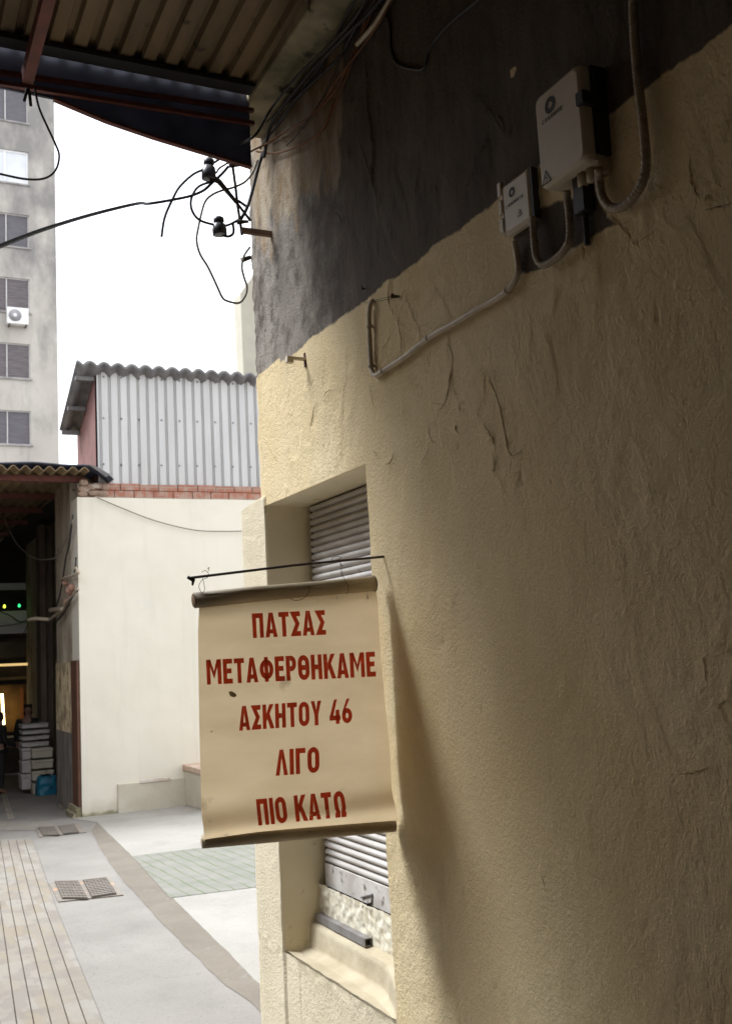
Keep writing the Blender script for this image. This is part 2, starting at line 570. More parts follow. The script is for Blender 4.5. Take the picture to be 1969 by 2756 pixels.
def tactile():
    t = NT('ribbed_paving')
    base = t.ramp(t.noise(1.6, 3, (1, 2.2, 1)), (0.26, 0.224, 0.178), (0.22, 0.19, 0.15), 0.4, 0.6)
    base = t.mix(t.ramp(t.noise(13, 2, (1, 0.06, 1)), (0, 0, 0), (0.8,) * 3, 0.48, 0.58), base, (0.25, 0.207, 0.147))
    fl = t.n.new('ShaderNodeVectorMath')
    fl.operation = 'MULTIPLY'
    fl.inputs[1].default_value = (9.0, 2.6, 0)
    t.l.new(t.co, fl.inputs[0])
    ff = t.n.new('ShaderNodeVectorMath')
    ff.operation = 'FLOOR'
    t.l.new(fl.outputs[0], ff.inputs[0])
    wn_ = t.n.new('ShaderNodeTexWhiteNoise')
    t.l.new(ff.outputs[0], wn_.inputs['Vector'])
    base = t.mix(t.ramp(wn_.outputs['Value'], (0, 0, 0), (0.75,) * 3, 0.1, 0.95), base, (0.275, 0.255, 0.222))
    base = t.mix(t.ramp(t.noise(3.5, 2, (2.2, 1, 1)), (0, 0, 0), (0.6,) * 3, 0.52, 0.57), base, (0.20, 0.175, 0.15))
    base = t.mix(t.ramp(t.noise(120, 3), (0, 0, 0), (0.5,) * 3, 0.55, 0.7), base, (0.15, 0.13, 0.108))
    t.color(base)
    t.b.inputs['Roughness'].default_value = 0.9
    t.bump(t.noise(110, 4), 0.3, 0.004)
    return t.m


# ribbed guide strip: long bars with gaps between
b = MB()
M_TACT = tactile()
n0 = [onG(x, 2756) for x in (91, 139, 185, 231)]
f0 = [onG(x, 2450) for x in (32, 62, 93, 123)]
e0 = [onG(x, 2262) for x in (0, 20, 44, 66)]
stepn, stepf, stepe = (n0[3] - n0[0]) / 3, (f0[3] - f0[0]) / 3, (e0[3] - e0[0]) / 3
for k in range(-3, 12):
    lines = []
    for kk, s in ((k, 1), (k + 1, -1)):
        a0, a1, a2 = n0[3] - stepn * kk, f0[3] - stepf * kk, e0[3] - stepe * kk
        am = a0 + (a0 - a1) * 1.2
        g = Vector((-0.0035 * s, 0, 0))
        if k == -3:
            pass
        lines.append([am + g, a0 + g, a1 + g, a2 + g])
    if k in (-3, -2):
        continue
    w = 0.5 if k == -1 else 1.0
    for i in range(3):
        for q in range(4):
            ta, tb = q / 4, (q + 1) / 4
            A = [lines[0][i].lerp(lines[0][i + 1], ta), lines[0][i].lerp(lines[0][i + 1], tb)]
            B = [lines[1][i].lerp(lines[1][i + 1], ta), lines[1][i].lerp(lines[1][i + 1], tb)]
            if k == -1:
                B = [A[j].lerp(B[j], 0.55) if False else B[j] for j in range(2)]
            top = [Vector((p.x, p.y, gz(p.y) + 0.014)) for p in (A[0], A[1], B[1], B[0])]
            bot = [p - Vector((0, 0, 0.012)) for p in top]
            b.hexa(bot[::-1] + top[::-1])
b.build('tactile_pavement', M_TACT, kind='structure')
# dark bed seen in the gaps
e1 = [n0[3] + stepn * 1 + (n0[3] - f0[3]) * 1.2, f0[3] + stepf, e0[3] + stepe, e0[3] - stepe * 12, f0[3] - stepf * 12, n0[3] - stepn * 12 + (n0[3] - f0[3]) * 1.2]
strip(e1, 'pavement_joint_bed', surf('joint_dirt', (0.12, 0.095, 0.07), (0.22, 0.185, 0.14), 0.95, 8), 0.003)
# cross strip at its far end and the pair of bars that carries on under the far roof
b = MB()
for i in range(30):
    a, c = onG(-40 + i * 6.2, 2236), onG(-36 + i * 6.2 + 0.5, 2236)
    d2, e2 = onG(-26 + i * 5.6, 2212), onG(-22 + i * 5.6 + 0.5, 2212)
    b.add([(p.x, p.y, gz(p.y) + 0.006) for p in (a, c, e2, d2)], [(0, 1, 2, 3)])
b.build('ribbed_pavement', surf('ribbed_joint', (0.26, 0.225, 0.185), (0.34, 0.30, 0.25), 0.95, 8), kind='structure')
for (xa, xb, xc, xd) in ((22, 32, 2, 9), (34, 40, 10, 15)):
    strip([onG(xa, 2206), onG(xb, 2206), onG(xd, 2128), onG(xc, 2128)], 'guide_strip_pavement', surf('guide_tile', (0.40, 0.34, 0.27), (0.30, 0.26, 0.20), 0.9, 4), 0.006)

M_GRATEF = surf('grate_frame_concrete', (0.25, 0.217, 0.18), (0.205, 0.175, 0.142), 0.9, 8, bump=0.2, spots=((0.45, 0.27, 0.16), 6, 0.62))
M_GRATE = surf('cast_iron_grate', (0.20, 0.172, 0.142), (0.15, 0.128, 0.105), 0.7, 10, bump=0.2)


def drain(outer, panels, label):
    q = [onG(*p) for p in outer]
    c = sum(q, Vector()) / 4
    c.z = gz(c.y)
    root = thing('drain_grate', c, label, 'drain grate', 'paired drain grates in the alley')
    fr = MB()
    top = [Vector((p.x, p.y, gz(p.y) + 0.010)) for p in q]
    fr.hexa([p - Vector((0, 0, 0.008)) for p in top] + top)
    fr.build('frame', M_GRATEF, root)
    for pan in panels:
        p4 = [onG(*p) for p in pan]          # far-left, far-right, near-right, near-left
        g = MB()
        bed = [Vector((p.x, p.y, gz(p.y) + 0.013)) for p in p4]
        pan_o = MB()
        pan_o.add(bed[::-1], [(0, 1, 2, 3)])
        n = 11
        for i in range(n):
            t0, t1 = (i + 0.22) / n, (i + 0.78) / n
            fl, nl = p4[0].lerp(p4[3], t0), p4[0].lerp(p4[3], t1)
            frr, nr = p4[1].lerp(p4[2], t0), p4[1].lerp(p4[2], t1)
            tp = [Vector((p.x, p.y, gz(p.y) + 0.026)) for p in (nl, nr, frr, fl)]
            g.hexa([p - Vector((0, 0, 0.012)) for p in tp] + tp)
        for k in range(7):
            t0, t1 = (k + 0.4) / 7, (k + 0.6) / 7
            fa, fb = p4[0].lerp(p4[1], t0), p4[0].lerp(p4[1], t1)
            na, nb = p4[3].lerp(p4[2], t0), p4[3].lerp(p4[2], t1)
            tp = [Vector((p.x, p.y, gz(p.y) + 0.024)) for p in (na, nb, fb, fa)]
            g.hexa([p - Vector((0, 0, 0.010)) for p in tp] + tp)
        grating = g.build('grating', M_GRATE, root)
        pan_o.build('pit', surf('grate_pit', (0.07, 0.06, 0.05), (0.1, 0.085, 0.07), 0.95, 9), grating)


def z1(x, y):   # pixel from the enlarged detail of the ground
    return (x / 4.06, 2150 + y / 4.06)


drain([z1(540, 930), z1(1195, 868), z1(1350, 1060), z1(640, 1135)],
      [[z1(600, 922), z1(852, 915), z1(960, 1112), z1(682, 1112)], [z1(905, 908), z1(1160, 880), z1(1275, 1060), z1(1005, 1098)]],
      'double iron drain grate in the pale concrete, nearer one with rusty frame edges')
drain([z1(395, 322), z1(850, 275), z1(945, 372), z1(430, 425)],
      [[z1(420, 328), z1(590, 318), z1(660, 410), z1(470, 415)], [z1(640, 315), z1(810, 292), z1(870, 380), z1(695, 400)]],
      'double iron drain grate nearest the corner of the white wall, farther one')

# ------------------------------------------------------------------ the plastered building on the right
ZT_WIN = onX(758, 1345).z
Y_J = 4.245                                  # far jamb of the window
Y_N = 3.238                                  # near edge of the window
Z_LEDGE = onX(776, 2566).z
GREY_Z = CZ + 1.232
bld = thing('plastered_building', (D, 2.0, 0), 'cream plastered building with dark grey band above, peeling and cracked, filling the right side', 'building')

zlo, zhi, yn = 0.0, 5.2, 0.30
ys = np.concatenate([np.arange(-9, yn, 0.15), np.arange(yn, 4.56, 0.007)])
zs = np.concatenate([np.arange(zlo - 0.2, 0.12, 0.04), np.arange(0.12, 4.25, 0.0075), np.arange(4.25, zhi, 0.1)])
nearest = [int(np.argmin(abs(ys - v))) for v in (Y_N, Y_J)]
ys[nearest[0]], ys[nearest[1]] = Y_N, Y_J
nz = [int(np.argmin(abs(zs - v))) for v in (Z_LEDGE, ZT_WIN)]
zs[nz[0]], zs[nz[1]] = Z_LEDGE, ZT_WIN
P_TOP = onX(715, 1339).z
NY, NZ = len(ys), len(zs)
YY, ZZ = np.meshgrid(ys, zs)


def fbm(y, z, sy, sz, seed, octs):
    out = np.zeros_like(y)
    flat = out.ravel()
    yy, zz = (y * sy).ravel(), (z * sz).ravel()
    nf = noise.fractal
    for i in range(len(flat)):
        flat[i] = nf((yy[i], zz[i], seed), 0.9, 2.1, octs)
    return out


def vnoise(y, z, seed):          # smooth value noise with numpy, for the dense grid
    rng = np.random.RandomState(seed)
    tab = rng.rand(256, 256)
    iy, iz = np.floor(y).astype(int), np.floor(z).astype(int)
    fy, fz = y - iy, z - iz
    fy, fz = fy * fy * (3 - 2 * fy), fz * fz * (3 - 2 * fz)
    g = lambda a, b_: tab[a & 255, b_ & 255]
    return (g(iy, iz) * (1 - fy) * (1 - fz) + g(iy + 1, iz) * fy * (1 - fz) + g(iy, iz + 1) * (1 - fy) * fz + g(iy + 1, iz + 1) * fy * fz) * 2 - 1


def oct_(y, z, s, seed, n, sz=1.0, p=0.5):
    out, a = 0, 1.0
    for i in range(n):
        out = out + a * vnoise(y * s + 7.3 * i + 100, z * s * sz + 3.1 * i + 100, seed + i)
        a *= p
        s *= 2.03
    return out


wy = YY + 0.03 * oct_(YY, ZZ, 3, 5, 2)
relief = 0.0045 * oct_(wy, ZZ, 1.3, 11, 3)                       # wavy float work
smoothm = np.clip(0.55 + 0.9 * oct_(YY, ZZ, 1.7, 171, 3), 0.12, 1)
relief += 0.0017 * smoothm * oct_(wy, ZZ, 14, 21, 4, 0.95, 0.6)
relief += 0.0008 * smoothm * oct_(wy, ZZ, 45, 31, 2, 0.7)                 # vertical brush and drip marks
lump = np.clip(oct_(YY, ZZ, 16, 41, 2, 0.8) - 0.62, 0, 1)
relief += 0.0035 * lump
flakes = np.clip(oct_(wy, ZZ, 5.5, 51, 3, 0.7) - 0.30, 0, 0.03) / 0.03
flk_zone = np.clip((ZZ - (CZ + 0.15)) / 0.5, 0, 1)
relief += 0.0022 * flakes * flk_zone
pits = np.clip(-oct_(YY, ZZ, 30, 61, 2) - 0.95, 0, 1)
relief -= 0.009 * pits
rough = np.clip(1.0 - np.abs((ZZ - (CZ - 0.85)) / 0.75), 0, 1) * np.clip((2.15 - YY) / 0.35 + 0.3 * oct_(YY, ZZ, 4, 71, 2), 0, 1)
comb = oct_(YY * 1.0 + 0.25 * ZZ + 0.12 * np.sin(ZZ * 5), ZZ, 55, 81, 2, 0.06)
relief += 0.0008 * rough * comb + 0.0009 * rough * oct_(YY, ZZ, 70, 91, 2)
# the thicker new render that ends on a near-vertical edge
edge_y = 1.60 + 0.015 * oct_(YY * 0, ZZ, 3, 95, 2)
zone = (ZZ > CZ - 0.72) & (ZZ < CZ - 0.10)
gyv = onX(812, 2660).y
relief -= 0.006 * np.exp(-((YY - gyv - 0.004 * oct_(YY * 0, ZZ, 6, 97, 2)) / 0.008) ** 2) * (ZZ < Z_LEDGE - 0.01)
relief += (0.004 * oct_(YY, ZZ, 24, 98, 3)) * np.exp(-((ZZ - Z_LEDGE) / 0.03) ** 2) * (YY > Y_N)
relief += np.where(zone, 0.006 / (1 + np.exp(-(YY - edge_y) / 0.004)), 0.006 * np.clip((YY - edge_y + 0.35) / 0.7, 0, 1))

CRACKS = []


def c6(pts):
    return [(640 + x / 1.888, 700 + y / 1.888) for x, y in pts]


def c8(pts):
    return [(600 + x / 2.03, y / 2.03) for x, y in pts]


def c7(pts):
    return [(1280 + x / 2.357, 100 + y / 2.357) for x, y in pts]


def c5(pts):
    return [(1100 + x / 1.81, 1500 + y / 1.81) for x, y in pts]


CRACKS += [c6(p) for p in (
    [(862, 185), (885, 240), (905, 300), (935, 350), (940, 440)], [(850, 215), (825, 310), (840, 400), (840, 470), (836, 580)],
    [(780, 100), (775, 200), (800, 280)], [(1075, 420), (1103, 500), (1088, 640), (1060, 740), (1030, 762)],
    [(1280, 560), (1305, 640), (1340, 740), (1370, 880), (1392, 980), (1420, 990), (1455, 965)], [(980, 840), (988, 900), (1020, 935)],
    [(1120, 840), (1124, 862), (1142, 885)], [(780, 390), (765, 425), (740, 455)], [(402, 730), (385, 800), (372, 862)],
    [(680, 640), (690, 690), (700, 745)], [(700, 970), (716, 985), (710, 995)], [(985, 955), (970, 990), (945, 1025)], [(1260, 830), (1300, 890), (1330, 955)],
    [(450, 690), (470, 665), (495, 660)], [(760, 1040), (790, 1020), (800, 985)], [(1140, 740), (1146, 770)], [(1310, 985), (1320, 1040), (1310, 1075)])]
CRACKS += [c8(p) for p in (
    [(790, 310), (797, 450), (800, 560), (818, 700), (832, 790), (830, 900), (822, 990), (845, 1060), (862, 1210)],
    [(1388, 905), (1372, 965), (1350, 1010), (1325, 1042)], [(1440, 548), (1470, 600), (1500, 650), (1575, 755)],
    [(1240, 955), (1232, 985)], [(1180, 1000), (1170, 1030), (1185, 1060)], [(760, 770), (785, 860), (815, 960)], [(690, 830), (700, 870)],
    [(680, 560), (720, 555), (745, 530), (770, 470)], [(600, 1190), (630, 1170), (660, 1225)], [(1445, 800), (1430, 850)])]
CRACKS += [c7(p) for p in (
    [(1372, 765), (1376, 890), (1400, 960), (1432, 1030)], [(1460, 1102), (1540, 1080), (1624, 1058)], [(870, 1150), (950, 1220), (1000, 1290), (1060, 1345)],
    [(160, 480), (200, 560), (225, 640)], [(255, 560), (240, 620)], [(1480, 1000), (1470, 1050)], [(700, 1340), (705, 1420)])]
CRACKS += [c5(p) for p in ([(1445, 482), (1452, 540), (1462, 606)], [(1330, 1052), (1400, 1048), (1480, 1018)], [(1510, 725), (1573, 690)], [(655, 1530), (680, 1620)])]


def seg_dist(pts, y, z):
    best = np.full(y.shape, 9.0)
    for (a, b_) in zip(pts[:-1], pts[1:]):
        dy, dz = b_[0] - a[0], b_[1] - a[1]
        t = np.clip(((y - a[0]) * dy + (z - a[1]) * dz) / (dy * dy + dz * dz + 1e-12), 0, 1)
        best = np.minimum(best, np.hypot(y - a[0] - t * dy, z - a[1] - t * dz))
    return best


crack_world = []
for cr in CRACKS:
    pw = [(onX(*p).y, onX(*p).z) for p in cr]
    ymn, ymx = min(p[0] for p in pw) - 0.06, max(p[0] for p in pw) + 0.06
    zmn, zmx = min(p[1] for p in pw) - 0.06, max(p[1] for p in pw) + 0.06
    i0, i1 = np.searchsorted(ys, [ymn, ymx])
    j0, j1 = np.searchsorted(zs, [zmn, zmx])
    if i1 > i0 + 1 and j1 > j0 + 1:
        dd = seg_dist(pw, YY[j0:j1, i0:i1], ZZ[j0:j1, i0:i1])
        relief[j0:j1, i0:i1] += 0.0018 * np.exp(-(dd / 0.02) ** 2)        # plaster lifts along the crack
    crack_world.append(pw)

yend_up = onX(690, 900).y
edge_up = yend_up + 0.011 * oct_(ZZ[:, 0] * 0, ZZ[:, 0], 7, 101, 5, 1.0, 0.75)
edge_lo = 4.545 + 0.003 * oct_(ZZ[:, 0] * 0, ZZ[:, 0], 5, 111, 2)
ptop_in, ptop_out = onX(715, 1339).z, onX(658, 1376).z
Yg = YY.copy()
for j in range(NZ):
    e = edge_lo[j] if zs[j] < ptop_out else edge_up[j]
    if ptop_out <= zs[j] < ptop_in:
        t_ = (zs[j] - ptop_out) / (ptop_in - ptop_out)
        e = edge_lo[j] * (1 - t_) + 4.30 * t_
    sel = ys > Y_J
    Yg[j, sel] = Y_J + (ys[sel] - Y_J) / (ys[-1] - Y_J) * (e - Y_J)
X = D - relief
X -= np.where((ZZ < ptop_in) & (Yg > Y_J - 0.001), 0.010, 0.0)           # thicker render on the lower pier
# soften relief at window edges
verts = np.stack([X, Yg, ZZ], -1).reshape(-1, 3)
iN, iJ = nearest
jL, jT = nz
faces = []
idx = np.arange(NY * NZ).reshape(NZ, NY)
q = np.stack([idx[:-1, :-1], idx[1:, :-1], idx[1:, 1:], idx[:-1, 1:]], -1)
keep = np.ones(q.shape[:2], bool)
keep[jL:jT, iN:iJ] = False
q = q[keep]
# return face round the far corner
extra = verts.reshape(NZ, NY, 3)[:, -1].copy()
ex1 = extra.copy(); ex1[:, 0] += 0.02; ex1[:, 1] += 0.004 * oct_(extra[:, 2], extra[:, 0] * 0, 30, 121, 2)
ex2 = extra.copy(); ex2[:, 0] = D + 5.0
n0v = len(verts)
verts = np.concatenate([verts, ex1, ex2])
e0i, e1i, e2i = idx[:, -1], n0v + np.arange(NZ), n0v + NZ + np.arange(NZ)
qq = [np.stack([a[:-1], a[1:], c[1:], c[:-1]], -1) for a, c in ((e0i, e1i), (e1i, e2i))]
q = np.concatenate([q] + qq)
paint_sd = (ZZ - GREY_Z) + 0.012 * oct_(YY, ZZ, 6, 131, 3) + np.where(YY > 4.0, -0.02, 0)


def poly_sd(pts):
    out = np.full(YY.shape, 9.0)
    n = len(pts)
    area = sum(pts[i][0] * pts[(i + 1) % n][1] - pts[(i + 1) % n][0] * pts[i][1] for i in range(n))
    sg = 1 if area > 0 else -1
    for i in range(n):
        a, b_ = pts[i], pts[(i + 1) % n]
        dy, dz = b_[0] - a[0], b_[1] - a[1]
        L = math.hypot(dy, dz)
        out = np.minimum(out, sg * ((YY - a[0]) * -dz + (ZZ - a[1]) * dy) / L)
    return out


patch = [(onX(*p).y, onX(*p).z) for p in ((1392, 600), (1398, 740), (1440, 735), (1660, 604), (1600, 520), (1500, 540))]
paint_sd = np.maximum(paint_sd, poly_sd(patch) + 0.008 * oct_(YY, ZZ, 8, 141, 3))
# bare chips where the grey has flaked to cream, and grey specks
chip = onX(1388, 196)
paint_sd = np.where(np.hypot(YY - chip.y, (ZZ - chip.z) * 0.6) < 0.013 + 0.006 * oct_(YY, ZZ, 40, 151, 2), -0.02, paint_sd)
paint = 0.5 + paint_sd
lit_pale = np.maximum(((ZZ < ptop_in) & (Yg > Y_J - 0.001)).astype(float), np.clip((YY - 2.95 + 0.12 * oct_(YY, ZZ, 5, 181, 3)) / 0.4, 0, 1) * (ZZ < Z_LEDGE + 0.001))  # pier and lower wall by the window: sunlit paleness put into the colour
corner = np.clip((YY - 3.0) / 0.9, 0, 1)
stain = 1.2 * np.exp(-((YY - 3.72) / 0.65) ** 2) * np.clip((ZZ - (GREY_Z + 0.35)) / 0.5, 0, 1) * np.clip((YY - 3.22 - 0.02 * oct_(YY * 0, ZZ, 6, 161, 2)) / 0.06, 0, 1)
pad = 2 * NZ
me = bpy.data.meshes.new('wall')
me.vertices.add(len(verts))
me.vertices.foreach_set('co', verts.astype(np.float32).ravel())
me.loops.add(4 * len(q))
me.loops.foreach_set('vertex_index', q.astype(np.int32).ravel())
me.polygons.add(len(q))
me.polygons.foreach_set('loop_start', np.arange(0, 4 * len(q), 4, dtype=np.int32))
me.polygons.foreach_set('loop_total', np.full(len(q), 4, dtype=np.int32))
me.polygons.foreach_set('use_smooth', np.ones(len(q), bool))
me.update(calc_edges=True)
for nm, arr, fill in (('paint', paint, None), ('stain', stain, 0.0), ('rough', rough, 0.0), ('corner', corner, 0.0), ('lit_pale', lit_pale, None)):
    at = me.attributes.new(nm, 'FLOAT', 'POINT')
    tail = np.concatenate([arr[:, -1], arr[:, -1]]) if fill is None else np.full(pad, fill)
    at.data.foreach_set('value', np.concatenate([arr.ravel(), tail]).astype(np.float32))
me.materials.append(M_WALL)
wall = bpy.data.objects.new('wall', me)
COL.objects.link(wall)
attach(wall, bld)


def wall_x(y, z):
    i = min(max(int(np.searchsorted(ys, y)), 0), NY - 1)
    j = min(max(int(np.searchsorted(zs, z)), 0), NZ - 1)
    return float(X[j, i])


# lifted plaster lips along the cracks (part of the wall's surface, dark gap under each)
b = MB()
for ci, pw in enumerate(crack_world):
    pts = smooth_path([Vector((0, p[0], p[1])) for p in pw], 10)
    n = len(pts)
    up = pw[0][1] > GREY_Z + 0.03
    wdt = random.uniform(0.004, 0.008)
    lift0 = random.uniform(0.002, 0.0045)
    if ci == 17:
        wdt, lift0 = 0.012, 0.008        # the long vertical split
    rows = []
    for i, p in enumerate(pts):
        t = (pts[min(i + 1, n - 1)] - pts[max(i - 1, 0)]).normalized()
        s = Vector((0, -t.z, t.y))
        if s.y > 0:
            s = -s                        # the free edge faces the light at the far end of the wall
        jx = 0.007 * noise.noise((p.y * 60, p.z * 60, ci)) + 0.004 * noise.noise((p.y * 190, p.z * 190, ci))
        e = math.sin(math.pi * i / (n - 1)) ** 0.6
        lift = lift0 * e * (0.55 + 0.6 * abs(noise.noise((p.y * 25, p.z * 25, ci + 5))))
        p2 = p + s * jx
        inn = p2 + s * (wdt * (0.3 + 0.7 * e))
        rows.append([(wall_x(inn.y, inn.z) + 0.0006, inn.y, inn.z), (wall_x(p2.y, p2.z) - lift, p2.y, p2.z), (wall_x(p2.y, p2.z) - lift + 0.0016, p2.y + 0.0012, p2.z), (wall_x(p2.y, p2.z) + 0.002, p2.y - 0.004 * s.y, p2.z - 0.004 * s.z)])
    vs = [v for r in rows for v in r]
    fs = []
    for i in range(n - 1):
        for k in range(2):
            fs.append((i * 4 + k, i * 4 + k + 1, i * 4 + 5 + k, i * 4 + 4 + k))
    b.add(vs, fs, False)
lips = b.build('loose_plaster', M_WALL, bld)
at = lips.data.attributes.new('paint', 'FLOAT', 'POINT')
zz = np.array([v[2] for v in b.v])
at.data.foreach_set('value', (0.5 + np.where(zz > GREY_Z, 0.05, -0.05)).astype(np.float32))
at = lips.data.attributes.new('stain', 'FLOAT', 'POINT')
at.data.foreach_set('value', np.where((zz > GREY_Z + 0.5), 0.3, 0).astype(np.float32))

# the dark open line of each crack, with a few side branches
def hairline(mb, pts, w0, seed):
    n = len(pts)
    L_, R_ = [], []
    for i, p in enumerate(pts):
        t = (pts[min(i + 1, n - 1)] - pts[max(i - 1, 0)]).normalized()
        s = Vector((0, -t.z, t.y))
        w = w0 * math.sin(math.pi * (0.04 + 0.92 * i / (n - 1))) ** 0.7 * (0.5 + 0.9 * abs(noise.noise((p.y * 70, p.z * 70, seed))))
        j = 0.004 * noise.noise((p.y * 90, p.z * 90, seed + 3)) + 0.002 * noise.noise((p.y * 260, p.z * 260, seed))
        c = p + s * j
        x = wall_x(c.y, c.z) - 0.0012
        L_.append((x, c.y + s.y * w, c.z + s.z * w))
        R_.append((x, c.y - s.y * w, c.z - s.z * w))
    mb.add(L_ + R_, [(i, i + 1, n + i + 1, n + i) for i in range(n - 1)])


rnd = random.Random(3)
M_CRK = surf('crack_shadow_dirt', (0.06, 0.045, 0.03), (0.11, 0.08, 0.05), 0.95, 60, bump=0)
for ci, pw in enumerate(crack_world):
    pts = smooth_path([Vector((0, p[0], p[1])) for p in pw], 14)
    b = MB()
    hairline(b, pts, rnd.uniform(0.0008, 0.0017) * (1.8 if ci == 17 else 1), ci)
    for k in range(rnd.randint(1, 3) if len(pw) > 3 else 0):
        i = rnd.randint(3, len(pts) - 4)
        t = (pts[i + 1] - pts[i - 1]).normalized()
        ang = rnd.choice((-1, 1)) * rnd.uniform(0.5, 1.2)
        d_ = Vector((0, t.y * math.cos(ang) - t.z * math.sin(ang), t.y * math.sin(ang) + t.z * math.cos(ang)))
        ln_ = rnd.uniform(0.02, 0.08)
        hairline(b, [pts[i] + d_ * ln_ * q_ / 8 for q_ in range(9)], 0.0007, ci + 40 + k)
    b.build('crack', M_CRK, bld)

# roof slab of this building, back walls
b = MB()
b.box(D + 0.02, D + 5, -9, 4.25, 5.0, 5.15)
b.build('roof_slab', M_CONC, bld)

# window recess
XS = 1.785                                    # shutter plane
SILL_X = 1.715
Z_ST, Z_SF = onY(835, 2483, Y_J).z + 0.0, onY(835, 2483, Y_J).z
win = MB()
win.box(XS + 0.03, XS + 0.05, Y_N, Y_J, Z_LEDGE, ZT_WIN)
reveal = MB()


def wav(p, a=0.003):
    return Vector((p[0], p[1] + a * noise.noise((p[0] * 9, p[1] * 9, p[2] * 9)), p[2] + a * noise.noise((p[0] * 8, 3, p[2] * 8))))


def patch_grid(mb, A, B, Cc, Dd, nu, nv, amp=0.003):
    A, B, Cc, Dd = map(Vector, (A, B, Cc, Dd))

    def fn(u, v):
        p = (A.lerp(B, u)).lerp(Dd.lerp(Cc, u), v)
        e = min(1.0, 6 * min(u, 1 - u, v, 1 - v))
        return wav(p, amp * e)
    mb.grid(fn, nu, nv)


XF = D + 0.001
patch_grid(reveal, (XF - 0.008, Y_J + 0.001, Z_LEDGE - 0.02), (XS + 0.03, Y_J + 0.001, Z_LEDGE - 0.02), (XS + 0.03, Y_J + 0.001, ZT_WIN), (XF - 0.008, Y_J + 0.001, ZT_WIN), 20, 60)
patch_grid(reveal, (XF, Y_N, Z_LEDGE), (XF, Y_N, ZT_WIN + 0.03), (XS + 0.03, Y_N, ZT_WIN + 0.03), (XS + 0.03, Y_N, Z_LEDGE), 10, 40)
patch_grid(reveal, (XF, Y_N, ZT_WIN), (XF, Y_J, ZT_WIN), (XS + 0.03, Y_J, ZT_WIN), (XS + 0.03, Y_N, ZT_WIN), 30, 10)
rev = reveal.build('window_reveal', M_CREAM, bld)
# stepped, rounded sill block
sill = MB()
zf = Z_SF
prof = [(D + 0.004, Z_LEDGE + 0.004), (SILL_X - 0.055, Z_LEDGE - 0.004), (SILL_X - 0.012, Z_LEDGE + 0.008), (SILL_X - 0.004, zf - 0.012), (SILL_X + 0.003, zf - 0.002), (SILL_X + 0.012, zf), (XS - 0.012, zf + 0.012), (XS - 0.008, zf + 0.02)]


def sillfn(u, v):
    k = v * (len(prof) - 1)
    i = min(int(k), len(prof) - 2)
    t = k - i
    x = prof[i][0] * (1 - t) + prof[i + 1][0] * t
    z = prof[i][1] * (1 - t) + prof[i + 1][1] * t
    y = Y_N + (Y_J - Y_N) * u
    # towards the near end the block swells out flush with the wall
    sw = max(0.0, 1 - u / 0.30)
    if i <= 3:
        x = x * (1 - sw) + (D + 0.004 + 0.0 * v) * sw
    x += 0.004 * noise.noise((y * 12, z * 12, 2)) + 0.003 * noise.noise((y * 40, z * 40, 2))
    return (x, y, z + 0.004 * noise.noise((y * 10, x * 10, 7)))


sill.grid(sillfn, 80, 42)
sill.build('window_sill', surf('worn_sill_plaster', (0.52, 0.45, 0.32), (0.42, 0.355, 0.24), 0.9, 7, bump=0.5, bsc=60), bld)
# rough mortar under the shutter
mort = MB()
zs0 = zf + 0.012
z_mt = onX(872 + 50, 2405, XS).z


def mortfn(u, v):
    y = Y_N + (Y_J - Y_N) * u
    z = zs0 - 0.01 + (zm_top(y) - zs0 + 0.01) * v
    x = XS - 0.022 - 0.004 * v + 0.007 * noise.fractal((y * 30, z * 30, 1), 1, 2, 3)
    return (x, y, z)


pA, pB = onX(650 + 800 / 3.248, 2200 + 590 / 3.248, XS - 0.02), onX(650 + 1310 / 3.248, 2200 + 890 / 3.248, XS - 0.02)


def zm_top(y):
    return (pA.z + pB.z) / 2


mort.grid(mortfn, 140, 24)
mort.build('broken_mortar', M_SILL, bld)

# roller shutter
sh = thing('roller_shutter', (XS, 3.7, zs0), 'pale grey slatted roller shutter, closed, behind the hanging sign', 'shutter')
zb_slat = onX(650 + 1000 / 3.248, 2200 + 500 / 3.248, XS).z
NS = 50
pitch = (ZT_WIN - 0.005 - zb_slat) / NS
b = MB()
prs = [(0.010, 0.0), (0.0095, 0.10), (0.003, 0.17), (-0.002, 0.30), (-0.0045, 0.48), (-0.0045, 0.62), (-0.001, 0.80), (0.004, 0.92), (0.010, 0.985)]
for i in range(NS):
    z0 = zb_slat + i * pitch
    off = 0.0015 * noise.noise((i * 0.7, 0, 0))
    yl = Y_J - 0.030 - 0.003 * (i % 2) + 0.003 * noise.noise((i, 2, 0))
    for (ya, yb_) in ((Y_N - 0.02, yl),):
        vs = []
        for (dx, dz) in prs:
            vs += [(XS + dx + off, ya, z0 + dz * pitch), (XS + dx + off, yb_, z0 + dz * pitch)]
        b.add(vs, [(2 * k, 2 * k + 1, 2 * k + 3, 2 * k + 2) for k in range(len(prs) - 1)], True)
b.build('slats', M_SHUT, sh)
b = MB()
b.box(XS - 0.008, XS + 0.004, Y_N - 0.02, Y_J - 0.035, (pA.z + pB.z) / 2 - 0.005, zb_slat)
b.build('bottom_rail', surf('rail_dirty', (0.60, 0.57, 0.53), (0.44, 0.40, 0.36), 0.7, 9, bump=0.2, spots=((0.16, 0.13, 0.10), 14, 0.6)), sh)
b = MB()
hA = onX(650 + 1045 / 3.248, 2200 + 700 / 3.248, XS - 0.03)
hp = [onX(650 + x / 3.248, 2200 + y / 3.248, XS - 0.012) for x, y in ((1045, 700), (1140, 672), (1135, 745), (1098, 752))]
b.tube([hp[0], hp[1], hp[2], hp[3]], 0.0035, 6)
b.build('pull_handle', M_GALV, sh)
b = MB()
